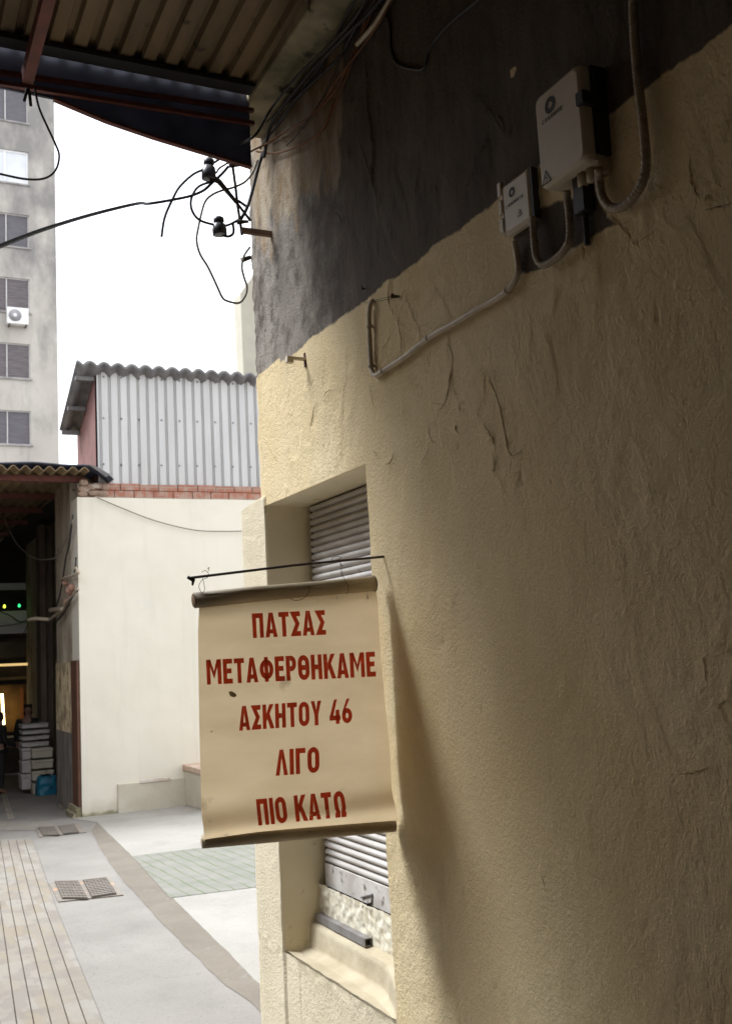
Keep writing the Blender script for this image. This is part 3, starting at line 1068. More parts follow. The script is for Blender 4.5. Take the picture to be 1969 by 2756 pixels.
b.box(XS + 0.015, XS + 0.028, Y_N - 0.02, Y_J, Z_LEDGE + 0.1, ZT_WIN)
b.build('guide_backing', M_DARK, sh)

# steel tube lying on the sill
tbA, tbB = onX(650 + 700 / 3.248, 2200 + 850 / 3.248, SILL_X + 0.025), onX(650 + 1095 / 3.248, 2200 + 1068 / 3.248, SILL_X + 0.025)
zt = zf + 0.008
a_, b_ = Vector((SILL_X + 0.030, Y_J - 0.02, zt)), Vector((SILL_X + 0.030, tbB.y, zt))
tb = thing('steel_tube', b_, 'short grey square steel tube lying on the window sill', 'metal tube')
b = MB()
w_, t_ = 0.030, 0.003
ln = (a_ - b_).length
for (x0, x1, z0, z1_) in ((0, w_, 0, t_), (0, w_, w_ - t_, w_), (0, t_, t_, w_ - t_), (w_ - t_, w_, t_, w_ - t_)):
    b.box(b_.x - w_ / 2 + x0, b_.x - w_ / 2 + x1, b_.y, a_.y, zt + z0, zt + z1_)
b.build('tube_walls', M_GALV, tb)
b = MB()
b.box(b_.x - w_ / 2 + t_, b_.x + w_ / 2 - t_, b_.y + 0.15, b_.y + 0.16, zt + t_, zt + w_ - t_)
b.build('dark_bore', M_DARK, tb)

# concrete lintel beam under the roof edge
zl = onX(690, 330, 1.44).z
b = MB()


def ledge(u, v):
    pass


eA, eB = onX(605, 376, 1.43), onX(655, 262, 1.43)
b.box(1.43, D + 0.01, -9, eA.y - 0.02, eA.z + 0.02, eA.z + 0.30)
lintel = b.build('concrete_ledge', M_CONC, bld, bevel=0.01)

# ------------------------------------------------------------------ hanging sign
YS = onX(1037, 1497).y
rod = thing('sign_rod', onX(1037, 1497), 'thin dark iron rod sticking out of the wall above the sign', 'rod')
rA, rB = onY(507, 1556, YS), onX(1037, 1497)
rB = Vector((D + 0.01, YS, rB.z))
b = MB()
b.tube([rA, rA.lerp(rB, 0.5) + Vector((0, 0, 0.004)), rB], 0.0042, 8)
b.build('bar', M_IRON, rod)
b = MB()
tp = onY(507, 1556, YS)
b.tube([onY(505, 1553, YS), onY(521, 1562, YS), onY(518, 1575, YS)], [0.005, 0.007, 0.003], 8)
b.tube([onY(519, 1568, YS), onY(519, 1576, YS)], 0.002, 6)
b.build('hooked_tip', M_IRON, rod)
b = MB()
we = Vector((D - 0.003, YS, rB.z))
b.beam(we + Vector((0, 0, -0.012)), we + Vector((0, 0, 0.014)), 0.010, 0.006)
b.build('wall_plate', M_IRON, rod)

sign = thing('hanging_sign', onY(790, 2250, YS), 'beige cloth banner with red Greek lettering hanging between two rollers beside the window', 'sign')
LE = [(537, 1628), (534.5, 1668), (533.5, 1707), (534, 1800), (535, 1898), (536, 1990), (538, 2091), (540, 2170), (542, 2236), (544, 2262)]
RE = [(1012, 1590), (1015, 1607), (1017, 1640), (1021, 1722), (1027, 1810), (1033.6, 1898), (1041, 1960), (1047, 2030), (1051.7, 2150), (1058, 2190), (1062, 2212), (1062, 2225)]


def along(pl, t):
    y0, y1 = pl[0][1], pl[-1][1]
    y = y0 + (y1 - y0) * t
    for (a, b2) in zip(pl[:-1], pl[1:]):
        if y <= b2[1] + 1e-6:
            k = (y - a[1]) / (b2[1] - a[1])
            return a[0] + (b2[0] - a[0]) * k, y
    return pl[-1]


ZS0, ZS1 = onY(800, 2240, YS).z, onY(800, 1610, YS).z


def sign_y(x, z):
    v = (z - ZS0) / (ZS1 - ZS0)              # 0 bottom, 1 top
    bow = 0.006 * math.sin(math.pi * min(max(v, 0), 1)) + 0.003 * math.sin(x * 9 + v * 3)
    curl = -0.020 * math.exp(-((v - 0.055) / 0.055) ** 2)      # the slack belly over the lower roller
    rip = 0.0034 * noise.noise((x * 4, z * 5, 9)) + 0.0012 * noise.noise((x * 3, z * 16, 4))
    return YS - bow + curl + rip


def signfn(u, v):
    lx, ly = along(LE, 1 - v)
    rx, ry = along(RE, 1 - v)
    p = onY(lx + (rx - lx) * u, ly + (ry - ly) * u, YS)
    p.y = sign_y(p.x, p.z)
    p.x = min(p.x, D - 0.012)
    return p


b = MB()
b.grid(signfn, 90, 110)
cloth = b.build('banner_cloth', M_VINYL, sign)

b = MB()
tA, tB = onY(523, 1616, YS), onY(1013, 1570, YS)
rr_ = 0.0245
tdir = (tB - tA)
tB2 = tA + tdir * 0.985
tB2.x = min(tB2.x, D - 0.03)
b.tube([tA, tA.lerp(tB2, 0.33) + Vector((0, 0, 0.002)), tA.lerp(tB2, 0.66) + Vector((0, 0, 0.001)), tB2], [rr_, rr_ * 1.02, rr_, rr_ * 1.0], 20)
top_r = b.build('top_roller', M_ROLLER, sign)
b = MB()
b.tube([tB2, tB2 + tdir.normalized() * 0.010], [rr_ * 1.15, 0.004], 14)
b.build('end_cap', surf('wood_plug', (0.20, 0.12, 0.06), (0.14, 0.08, 0.04), 0.8, 12), top_r)
b = MB()
b.tube([tA - tdir.normalized() * 0.002, tA - tdir.normalized() * 0.003], [rr_ * 0.9, rr_ * 0.85], 14)
b.build('end_cap', surf('wood_plug', (0.20, 0.12, 0.06), (0.14, 0.08, 0.04), 0.8, 12), top_r)
b = MB()
# overlap seam where the cloth is wrapped round the roller
seam = [tA.lerp(tB2, k / 12) + Vector((0, -rr_ * 0.98, 0.004 + 0.003 * math.sin(k * 1.7))) for k in range(13)]
b.tube(seam, 0.0012, 5)
b.build('wrap_seam', M_ROLLER, top_r)
b = MB()
bA, bB = onY(546, 2265, YS), onY(1060, 2222, YS)
bB.x = min(bB.x, D - 0.02)
b.tube([bA, bA.lerp(bB, 0.4), bB], 0.0205, 20)
b.tube([bA + Vector((-0.003, 0, 0)), bA + Vector((-0.004, 0, 0))], [0.012, 0.01], 10)
b.build('bottom_roller', M_ROLLER, sign)

# stroke lettering -------------------------------------------------
T = 0.20


def arc(cx, cy, rx, ry, a0, a1, n=12):
    return [(cx + rx * math.cos(math.radians(a0 + (a1 - a0) * i / n)), cy + ry * math.sin(math.radians(a0 + (a1 - a0) * i / n))) for i in range(n + 1)]


def stadium(w, y0, y1, t=T):
    a, b2 = t / 2, w - t / 2
    r = (b2 - a) / 2
    ry = min(r * 1.15, (y1 - y0 - t) / 2)
    cx = w / 2
    return arc(cx, y1 - t / 2 - ry, r, ry, 0, 180) + arc(cx, y0 + t / 2 + ry, r, ry, 180, 360)


H2 = T / 2
GL = {
    'Π': (0.56, [[(H2, 0), (H2, 1 - H2), (0.56 - H2, 1 - H2), (0.56 - H2, 0)]], []),
    'Γ': (0.47, [[(H2, 0), (H2, 1 - H2), (0.47, 1 - H2)]], []),
    'Ι': (T, [[(H2, 0), (H2, 1)]], []),
    'Τ': (0.52, [[(0, 1 - H2), (0.52, 1 - H2)], [(0.26, 0), (0.26, 1 - T)]], []),
    'Η': (0.56, [[(H2, 0), (H2, 1)], [(0.56 - H2, 0), (0.56 - H2, 1)], [(T, 0.5), (0.56 - T, 0.5)]], []),
    'Ε': (0.48, [[(0.48, 1 - H2), (H2, 1 - H2), (H2, H2), (0.48, H2)], [(T, 0.51), (0.43, 0.51)]], []),
    'Σ': (0.50, [[(0.49, 1 - H2), (0.13, 1 - H2), (0.34, 0.5), (0.13, H2), (0.50, H2)]], []),
    'Ο': (0.56, [('c', stadium(0.56, 0, 1))], []),
    'Θ': (0.58, [('c', stadium(0.58, 0, 1)), [(T, 0.5), (0.58 - T, 0.5)]], []),
    'Φ': (0.70, [('c', stadium(0.70, 0.10, 0.90)), [(0.35, 0), (0.35, 1.0)]], []),
    'Ρ': (0.52, [[(H2, 0), (H2, 1)], [(T, 1 - H2), (0.27, 1 - H2)] + arc(0.27, 0.69, 0.52 - H2 - 0.27, 0.31 - H2, 80, -80, 10) + [(0.27, 0.38 + H2), (T, 0.38 + H2)]], []),
    'Ω': (0.60, [[(0.02, H2), (0.18, H2), (0.18, 0.20), (H2 + 0.02, 0.36), (H2 + 0.02, 0.66)] + arc(0.30, 0.66, 0.30 - H2 - 0.02, 0.34 - H2, 170, 10, 12) + [(0.58 - H2, 0.66), (0.58 - H2, 0.36), (0.42, 0.20), (0.42, H2), (0.58, H2)]], []),
    'Α': (0.60, [], [[(0, 0), (0.20, 0), (0.30, 0.68), (0.30, 1), (0.195, 1)], [(0.60, 0), (0.405, 1), (0.30, 1), (0.30, 0.68), (0.40, 0)], [(0.19, 0.15), (0.41, 0.15), (0.385, 0.32), (0.215, 0.32)]]),
    'Λ': (0.58, [], [[(0, 0), (0.19, 0), (0.29, 0.68), (0.29, 1), (0.20, 1)], [(0.58, 0), (0.38, 1), (0.29, 1), (0.29, 0.68), (0.39, 0)]]),
    'Μ': (0.76, [[(H2, 0), (H2, 1)], [(0.76 - H2, 0), (0.76 - H2, 1)]], [[(0.08, 1), (0.22, 1), (0.38, 0.52), (0.38, 0.20), (T, 0.68)], [(0.68, 1), (0.76 - T, 0.68), (0.38, 0.20), (0.38, 0.52), (0.54, 1)]]),
    'Κ': (0.58, [[(H2, 0), (H2, 1)]], [[(T, 0.30), (0.60, 1), (0.375, 1), (T, 0.62)], [(0.235, 0.45), (0.395, 0), (0.62, 0), (0.36, 0.66)]]),
    'Υ': (0.56, [[(0.28, 0), (0.28, 0.42)]], [[(0, 1), (0.18, 0.42), (0.28, 0.42), (0.28, 0.62), (0.20, 1)], [(0.56, 1), (0.36, 1), (0.28, 0.62), (0.28, 0.42), (0.38, 0.42)]]),
    '4': (0.58, [[(0.43, 0), (0.43, 0.58)], [(0.0, 0.25), (0.58, 0.25)]], [[(0.01, 0.30), (0.19, 0.30), (0.43, 1), (0.26, 1)]]),
    '6': (0.54, [('c', stadium(0.54, 0, 0.62))], [[(0.0, 0.33), (0.14, 0.50), (0.43, 1), (0.26, 1), (0.03, 0.50)]]),
    'C': (0.6, [list(reversed(arc(0.3, 0.5, 0.22, 0.42, -50, -310, 16)))], []),
    'O': (0.62, [('c', stadium(0.62, 0, 1))], []),
    'S': (0.55, [arc(0.27, 0.72, 0.19, 0.20, 30, 270, 10) + arc(0.27, 0.28, 0.19, 0.21, 90, -150, 10)], []),
    'M': (0.74, [[(H2, 0), (H2, 1)], [(0.74 - H2, 0), (0.74 - H2, 1)]], [[(0.08, 1), (0.18, 1), (0.37, 0.5), (0.37, 0.22), (T, 0.7)], [(0.66, 1), (0.74 - T, 0.7), (0.37, 0.22), (0.37, 0.5), (0.56, 1)]]),
    'T': (0.54, [[(0, 1 - H2), (0.54, 1 - H2)], [(0.27, 0), (0.27, 1 - T)]], []),
    'E': (0.5, [[(0.5, 1 - H2), (H2, 1 - H2), (H2, H2), (0.5, H2)], [(T, 0.5), (0.45, 0.5)]], []),
}


def ribbon(pl, t, closed=False):
    n = len(pl)
    L, R_ = [], []
    for i in range(n):
        p = Vector(pl[i])
        a = Vector(pl[(i - 1) % n]) if (closed or i > 0) else None
        c = Vector(pl[(i + 1) % n]) if (closed or i < n - 1) else None
        d1 = (p - a).normalized() if a is not None else (c - p).normalized()
        d2 = (c - p).normalized() if c is not None else d1
        n1, n2 = Vector((-d1.y, d1.x)), Vector((-d2.y, d2.x))
        m = (n1 + n2)
        m = m.normalized() if m.length > 1e-6 else n1
        k = min(1.0 / max(m.dot(n1), 0.35), 2.2)
        L.append(p + m * (t / 2 * k))
        R_.append(p - m * (t / 2 * k))
    vs = [(q.x, q.y) for q in L] + [(q.x, q.y) for q in R_]
    m = n if closed else n - 1
    return vs, [(i, (i + 1) % n, n + (i + 1) % n, n + i) for i in range(m)]


def text_mesh(mb, txt, place, gap=0.13, t=T, lift=0.00025):
    tot = sum((GL[c][0] if c != ' ' else 0.24) for c in txt) + gap * (len(txt) - 1)
    x, k = 0.0, 0
    for c in txt:
        if c == ' ':
            x += 0.24 + gap
            continue
        w, strokes, polys = GL[c]
        for s in strokes:
            if isinstance(s, tuple):
                vs, fs = ribbon(s[1], t, True)
            else:
                vs, fs = ribbon(s, t)
            mb.add([place((x + a) / tot, h, (k % 3) * lift) for a, h in vs], fs)
            k += 1
        for pgl in polys:
            mb.add([place((x + a) / tot, h, (k % 3) * lift) for a, h in pgl], [tuple(range(len(pgl)))])
            k += 1
        x += w + gap


LINES = [('ΠΑΤΣΑΣ', (679.7, 1717.6), (875.2, 1708.4), (676.6, 1651.2)), ('ΜΕΤΑΦΕΡΘΗΚΑΜΕ', (556.4, 1842.8), (1008.8, 1820.7), (553.7, 1776)),
         ('ΑΣΚΗΤΟΥ 46', (642.4, 1966.8), (943.5, 1945), (640.3, 1901)), ('ΛΙΓΟ', (740.5, 2087.9), (857, 2078.3), (738.6, 2018.4)), ('ΠΙΟ ΚΑΤΩ', (689.8, 2220), (925.7, 2195.9), (687.9, 2151.2))]
for txt, BLp, BRp, TLp in LINES:
    def place(s, h, e, BLp=BLp, BRp=BRp, TLp=TLp):
        px = BLp[0] + (BRp[0] - BLp[0]) * s + (TLp[0] - BLp[0]) * h
        py = BLp[1] + (BRp[1] - BLp[1]) * s + (TLp[1] - BLp[1]) * h
        p = onY(px, py, YS)
        p.y = sign_y(p.x, p.z) - 0.0025 - e
        return p
    b = MB()
    text_mesh(b, txt, place, gap=0.085)
    b.build('lettering', M_LETTER, cloth)

# smudge and little tears in the cloth
for nm_, mt_, pl in (('smudge', surf('smudge', (0.40, 0.31, 0.17), (0.55, 0.43, 0.25), 0.8, 40, bump=0), [(614, 1862), (622, 1860), (632, 1866), (636, 1872), (630, 1877), (620, 1874), (616, 1868)]),
                   ('tear', surf('torn_edge', (0.85, 0.80, 0.68), None, 0.8, 40, bump=0), [(596, 2240), (600, 2243), (608, 2243), (613, 2240), (607, 2246), (599, 2246)]),
                   ('tear', surf('torn_edge', (0.85, 0.80, 0.68), None, 0.8, 40, bump=0), [(901, 1609), (909, 1606), (908, 1610), (902, 1613)]),
                   ('tear', surf('torn_edge', (0.85, 0.80, 0.68), None, 0.8, 40, bump=0), [(553, 2207), (560, 2209), (566, 2206), (560, 2212)]),
                   ('tear', surf('torn_edge', (0.85, 0.80, 0.68), None, 0.8, 40, bump=0), [(566, 1966), (570, 1966), (570, 1970), (566, 1970)]),
                   ('tear', surf('torn_edge', (0.85, 0.80, 0.68), None, 0.8, 40, bump=0), [(985, 1602), (989, 1600), (992, 1612), (988, 1614)])):
    b = MB()
    vs = []
    for x, y in pl:
        p = onY(x, y, YS)
        p.y = sign_y(p.x, p.z) - 0.002
        vs.append(p)
    b.add(vs, [tuple(range(len(vs)))])
    b.build(nm_, mt_, cloth)

# tie wires
def sgn(x, y, dy=0.0):
    return onY(480 + x / 2.619, 1440 + y / 2.619, YS + dy)


for pl in ([(165, 262), (190, 250), (215, 275), (205, 300), (170, 315), (145, 360), (165, 405), (185, 385), (178, 330), (168, 300)],
           [(205, 240), (218, 228), (212, 255)],
           [(1140, 180), (1090, 185), (1085, 160), (1120, 150), (1150, 165), (1110, 178), (1140, 195), (1150, 260), (1170, 310), (1195, 360), (1195, 400), (1180, 412)],
           [(1145, 200), (1150, 300)], [(1140, 205), (1165, 222)],
           [(910, 362), (925, 378), (905, 425), (870, 452), (825, 462), (790, 448)]):
    b = MB()
    b.tube(smooth_path([sgn(x, y, -0.028 if y > 300 else -0.006) for x, y in pl], 5), 0.0009, 5)
    b.build('tie_wire', M_IRON, sign)

# ------------------------------------------------------------------ cabinets on the wall
def cabinet(px4, xfront, label, round_=0.012, group='telecom boxes on the wall'):
    P = [onX(*p, xfront) for p in px4]          # TL TR BR BL  (left = far)
    y1 = (P[0].y + P[3].y) / 2
    y0 = (P[1].y + P[2].y) / 2
    z1_ = (P[0].z + P[1].z) / 2
    z0 = (P[2].z + P[3].z) / 2
    root = thing('junction_cabinet', (D, (y0 + y1) / 2, z0), label, 'junction box', group)
    b = MB()
    b.box(xfront + 0.012, D - 0.004, y0 + 0.004, y1 - 0.004, z0 + 0.004, z1_ - 0.004)
    b.build('body', M_CAB, root, bevel=0.004)
    return root, y0, y1, z0, z1_


def print_on(root, parent, xf, y0, y1, z0, z1_, ring_c, ring_r, text_box, tri):
    w, h = y1 - y0, z1_ - z0

    def at(u, v, e=0.0):                      # u from the far (picture-left) side
        return Vector((xf - 0.0012 - e, y1 - u * w, z0 + v * h))
    b = MB()
    n = 28
    rout, rin = ring_r, ring_r * 0.42
    vs = []
    for i in range(n):
        a = 2 * math.pi * i / n
        c, s = math.cos(a), math.sin(a)
        m = max(abs(c), abs(s)) if False else 1
        vs.append(at(ring_c[0], ring_c[1]) + Vector((0, -c * rout, s * rout)))
        k = rin / max(abs(math.cos(a + math.pi / 4)), abs(math.sin(a + math.pi / 4))) * 0.9
        vs.append(at(ring_c[0], ring_c[1]) + Vector((0, -c * k, s * k)))
    b.add(vs, [(2 * i, 2 * ((i + 1) % n), 2 * ((i + 1) % n) + 1, 2 * i + 1) for i in range(n)])
    b.build('emblem', M_INK, parent)
    b = MB()
    u0, u1, v0, v1 = text_box
    text_mesh(b, 'COSMOTE', lambda s, hh, e: at(u0 + (u1 - u0) * s, v0 + (v1 - v0) * hh, e), gap=0.14, t=0.17)
    b.build('lettering', M_INK, parent)
    b = MB()
    tu, tv, ts = tri
    pts = [(-1, -0.85), (1, -0.85), (0, 0.9)]
    vs, fs = ribbon([(a * ts, c * ts) for a, c in pts], ts * 0.2, True)
    b.add([at(tu, tv) + Vector((0, -a, c)) for a, c in vs], fs)
    for pl in ([(0.05, 0.35), (-0.18, -0.1), (0.18, -0.1), (-0.05, -0.6)],):
        vs, fs = ribbon([(a * ts, c * ts) for a, c in pl], ts * 0.13)
        b.add([at(tu, tv) + Vector((0, -a, c)) for a, c in vs], fs)
    b.build('warning_triangle', M_INK, parent)


def rounded_lid(mb, x0, x1, y0, y1, z0, z1_, r):
    pts = []
    for cy, cz, a0 in ((y1 - r, z1_ - r, 0), (y0 + r, z1_ - r, 90), (y0 + r, z0 + r, 180), (y1 - r, z0 + r, 270)):
        for k in range(6):
            a = math.radians(a0 + k * 18)
            pts.append((cy + r * math.cos(a), cz + r * math.sin(a)))
    n = len(pts)
    cy, cz = (y0 + y1) / 2, (z0 + z1_) / 2
    rings = []
    for (x, s) in ((x1, 0.0), (x0 + 0.012, 0.0), (x0 + 0.004, 0.003), (x0, 0.010)):
        rings.append([(x, p[0] + (cy - p[0]) * s / (abs(p[0] - cy) + 1e-6) * 1.0, p[1] + (cz - p[1]) * s / (abs(p[1] - cz) + 1e-6)) for p in pts])
    vs = [v for r_ in rings for v in r_]
    fs = []
    for i in range(3):
        for k in range(n):
            fs.append((i * n + k, i * n + (k + 1) % n, (i + 1) * n + (k + 1) % n, (i + 1) * n + k))
    mb.add(vs, fs, True)
    mb.add(rings[-1], [tuple(range(n))])
    mb.add(rings[0], [tuple(range(n - 1, -1, -1))])


def bx(x, y):
    return (1280 + x / 2.357, 100 + y / 2.357)


XB = 1.520
big, y0, y1, z0, z1_ = cabinet([bx(365, 412), bx(640, 140), bx(700, 748), bx(410, 1000)], XB, 'larger cream junction cabinet high on the wall with ring emblem, casting a black shadow')
b = MB()
rounded_lid(b, XB, XB + 0.03, y0, y1, z0, z1_, 0.020)
lid = b.build('lid', M_CAB, big)
print_on(big, lid, XB, y0, y1, z0, z1_, (0.36, 0.80), 0.021, (0.16, 0.62, 0.655, 0.70), (0.16, 0.10, 0.018))
b = MB()
ly = y0 - 0.003
b.box(XB + 0.031, D - 0.003, y0 - 0.006, y0 + 0.003, z0 + 0.02, z1_ - 0.005)
b.build('side_plate', M_BLACK, big)
b = MB()
b.box(XB - 0.008, XB + 0.034, ly - 0.012, y0 + 0.012, z0 + 0.55 * (z1_ - z0), z0 + 0.68 * (z1_ - z0))
b.box(XB + 0.034, XB + 0.045, ly - 0.006, y0 + 0.004, z0 + 0.1 * (z1_ - z0), z0 + 0.97 * (z1_ - z0))
b.build('latch', M_BLACK, big, bevel=0.002)
ych = [y1 - 0.62 * (y1 - y0), y0 + 0.075, y0 + 0.02]
b = MB()
for yy_, xx_ in ((y1 - 0.60 * (y1 - y0), XB + 0.045), (y0 + 0.045, XB + 0.05), (y0 + 0.005, XB + 0.055)):
    b.tube([(xx_, yy_, z0 + 0.004), (xx_, yy_, z0 - 0.028)], 0.013, 12)
b.build('cable_gland', M_CONDUIT, big)
BIG = (y0, y1, z0, z1_)


def sx(x, y):
    return (1300 + x / 3.867, 420 + y / 3.867)


XB2 = 1.566
sm, y0, y1, z0, z1_ = cabinet([sx(185, 315), sx(455, 110), sx(505, 632), sx(222, 862)], XB2, 'smaller cream junction cabinet left of the big one, ribbed pale flange on its left edge')
b = MB()
rounded_lid(b, XB2, XB2 + 0.022, y0, y1, z0, z1_, 0.006)
lid = b.build('lid', M_CAB, sm)
print_on(sm, lid, XB2, y0, y1, z0, z1_, (0.38, 0.74), 0.0135, (0.12, 0.78, 0.50, 0.565), (0.62, 0.26, 0.010))
b = MB()
b.box(XB2 + 0.004, D - 0.008, y1, y1 + 0.012, z0 + 0.005, z1_ - 0.005)
for k in range(3):
    zc = z0 + (0.12 + 0.36 * k) * (z1_ - z0)
    b.box(XB2 + 0.0, XB2 + 0.014, y1 + 0.004, y1 + 0.022, zc, zc + 0.04)
b.build('side_flange', M_CAB, sm, bevel=0.003)
b = MB()
b.tube([(XB2 + 0.015, y1 + 0.012, z0 + 0.42 * (z1_ - z0)), (XB2 + 0.015, y1 + 0.028, z0 + 0.42 * (z1_ - z0))], 0.007, 10)
b.build('lock', M_BLACK, sm)
SML = (y0, y1, z0, z1_)
b = MB()
b.box(XB2 + 0.004, D - 0.002, y0 - 0.008, y0 + 0.003, z0 + 0.006, z1_ - 0.004)
b.build('side_plate', M_BLACK, sm)


# ------------------------------------------------------------------ conduits and clips on the wall
def conduit(px, rad, name, label, mat, cat='conduit', stand=0.012, ribbed=None, sub=10, clips=(), group='conduits on the cabinet wall'):
    pts = []
    for p in px:
        st = p[2] if len(p) > 2 else stand
        q = onX(p[0], p[1], D - st - rad)
        pts.append(q)
    path = smooth_path(pts, sub)
    # resample
    if ribbed:
        dense = []
        for a, c in zip(path[:-1], path[1:]):
            n = max(1, int((c - a).length / 0.0022))
            dense += [a.lerp(c, k / n) for k in range(n)]
        path = dense
        rads = [rad * (1.0 + (0.08 if (i // 2) % 2 else -0.04)) for i in range(len(path))]
    else:
        rads = [rad] * len(path)
    root = thing(name, pts[0], label, cat, group)
    b = MB()
    b.tube(path, rads, 12)
    b.build('tube', mat, root)
    for (cx, cy) in clips:
        q = onX(cx, cy, D - stand - rad)
        near = min(range(len(path)), key=lambda i: (path[i] - q).length)
        near = min(max(near, 1), len(path) - 2)
        t = (path[near + 1] - path[near - 1]).normalized()
        b = MB()
        b.tube([path[near] - t * 0.006, path[near] + t * 0.006], rad * 1.25, 12)
        p = path[near]
        b.tube([p, Vector((D + 0.005, p.y, p.z))], rad * 0.55, 8)
        b.build('clip', M_CONDUIT, root)
    return root


conduit([(1384, 650, 0.020), (1392, 700), (1393, 735), (1376, 770), (1345, 798), (1290, 830), (1220, 872), (1150, 912), (1090, 960), (1040, 992), (1012, 1010), (1000, 996), (997, 960), (994, 900), (993, 850), (996, 822), (1003, 808, 0.0)],
        0.0085, 'bent_conduit', 'long thin grey conduit drooping from the small cabinet and hooking up at its end', M_CONDUIT,
        clips=((1150, 914), (1362, 786), (1030, 999), (994, 880), (998, 985)))
conduit([(1433, 585, 0.02), (1436, 640), (1442, 690), (1458, 712), (1480, 706), (1512, 680), (1532, 640), (1530, 570), (1526, 540), (1524, 512, 0.03)], 0.0095, 'flexible_conduit',
        'ribbed conduit looping between the small cabinet and the big cabinet', M_RIBBED, ribbed=True, stand=0.022)
conduit([(1610, 452, 0.035), (1612, 490), (1620, 530), (1640, 556), (1668, 558), (1700, 535), (1728, 490), (1737, 440), (1730, 340), (1716, 220), (1706, 100), (1700, -60), (1690, -260)], 0.0105, 'flexible_conduit',
        'ribbed conduit rising up the wall to the right of the big cabinet', M_RIBBED, ribbed=True, stand=0.02)
conduit([(1395, 715), (1420, 728), (1450, 724), (1478, 712)], 0.003, 'thin_cable', 'thin black cable slung under the small cabinet', M_BLACK, 'cable', stand=0.004)
conduit([(1530, 655), (1570, 622), (1620, 590), (1655, 570)], 0.0022, 'thin_cable', 'thin dark cable running straight along the grey patch below the cabinets', M_BLACK, 'cable', stand=0.002)
b = MB()
c_ = onX(1570, 500, D - 0.02)
b.box(D - 0.04, D - 0.002, c_.y - 0.02, c_.y + 0.02, c_.z - 0.07, c_.z + 0.05)
b.tube([(D - 0.02, c_.y + 0.004, c_.z - 0.07), (D - 0.02, c_.y + 0.006, c_.z - 0.15)], 0.008, 10)
b.build('cable_splice', M_BLACK, label='black cable splice hanging on the wall below the big cabinet', cat='cable splice', bevel=0.006)

# small rusty bracket and nail stubs on the cream wall
p = onX(826, 965)
br = thing('wall_bracket', p, 'small rusty metal bracket at the grey and cream paint line', 'bracket')
b = MB()
b.beam((D - 0.006, p.y, p.z - 0.035), (D - 0.006, p.y, p.z + 0.022), 0.014, 0.012)
b.build('plate', M_RUST, br)
b = MB()
b.beam((D - 0.006, p.y, p.z - 0.004), (D - 0.075, p.y + 0.004, p.z - 0.002), 0.016, 0.012)
b.beam((D - 0.062, p.y, p.z - 0.012), (D - 0.090, p.y, p.z - 0.010), 0.026, 0.026)
b.build('arm', M_CONDUIT, br, bevel=0.002)
p = onX(1078, 798)
b = MB()
b.tube([(D + 0.004, p.y, p.z), (D - 0.022, p.y + 0.006, p.z), (D - 0.026, p.y + 0.012, p.z + 0.004)], [0.004, 0.006, 0.009], 8)
for pl in ([(1078, 798), (1040, 806), (985, 815), (950, 800)], [(1078, 798), (1040, 800), (1000, 812)], [(1080, 795), (1088, 780)]):
    b.tube(smooth_path([onX(x, y, D - 0.014) for x, y in pl], 5), 0.0008, 5)
b.build('wired_nail', M_IRON, label='bent nail with wire ends sticking out of the cream wall above the conduit', cat='nail')
p = onX(983, 777)
b = MB()
b.tube([(D + 0.004, p.y, p.z), (D - 0.012, p.y, p.z - 0.002)], 0.003, 6)
b.tube([(D - 0.012, p.y, p.z - 0.006), (D - 0.012, p.y + 0.003, p.z + 0.010)], 0.0025, 6)
b.build('wall_hook', M_IRON, label='tiny iron hook in the grey paint just above the conduit end', cat='hook')


# ------------------------------------------------------------------ service bracket with insulators at the corner
YB = onX(735, 630).y


def pz(x, y, dy=0.0):       # detail-crop pixel (500,380 ; x6.246) to the bracket's plane
    return onY(500 + x / 6.246, 380 + y / 6.246, YB + dy)


M_INS = surf('brown_porcelain', (0.035, 0.034, 0.038), (0.05, 0.047, 0.05), 0.35, 12, bump=0)
brk = thing('service_bracket', onX(735, 630), 'rusty iron cable bracket on the wall corner under the roof edge', 'bracket')
b = MB()
a1, a2 = pz(930, 1575), pz(1430, 1565)
a2.x = D + 0.02
a1.z = a2.z
b.beam(a1, a2, 0.022, 0.024)
b.build('wall_arm', surf('rusty_bracket', (0.24, 0.15, 0.10), (0.14, 0.085, 0.06), 0.8, 14), brk, bevel=0.002)
b = MB()
b.tube([pz(945, 1575), pz(920, 1400), pz(870, 1080), pz(840, 800), pz(790, 430), pz(770, 220)], 0.0065, 8)
b.build('upright', M_IRON, brk)
b = MB()
b.tube([pz(735, 405), pz(945, 403)], [0.012, 0.005], 8)
b.build('cross_pin', M_IRON, brk)
b = MB()
b.tube([pz(870, 1360), pz(1050, 1350)], [0.012, 0.006], 8)
b.build('cross_pin', M_IRON, brk)
b = MB()
p0, p1 = pz(420, 600), pz(860, 1040)
b.tube([p0, pz(560, 680), p1], [0.016, 0.012, 0.008], 8)
b.tube([pz(860, 1040), pz(1090, 1340)], 0.006, 6)
b.tube([pz(880, 1000), pz(1010, 1090)], 0.006, 6)
b.build('brace', M_IRON, brk)


def insulator(base, top, label):
    base, top = Vector(base), Vector(top)
    ax = top - base
    h = ax.length
    root = thing('insulator', base, label, 'insulator', 'insulators at the wall corner')
    b = MB()
    b.lathe(base, ax, [(0, 0.022), (0.02 * h, 0.030), (0.30 * h, 0.031), (0.55 * h, 0.027), (0.64 * h, 0.018), (0.70 * h, 0.018)], 20)
    b.build('skirt', M_INS, root)
    b = MB()
    b.lathe(base, ax, [(0.70 * h, 0.019), (0.74 * h, 0.023), (0.92 * h, 0.022), (h, 0.013)], 20)
    b.build('head', M_INS, root)
    b = MB()
    return root


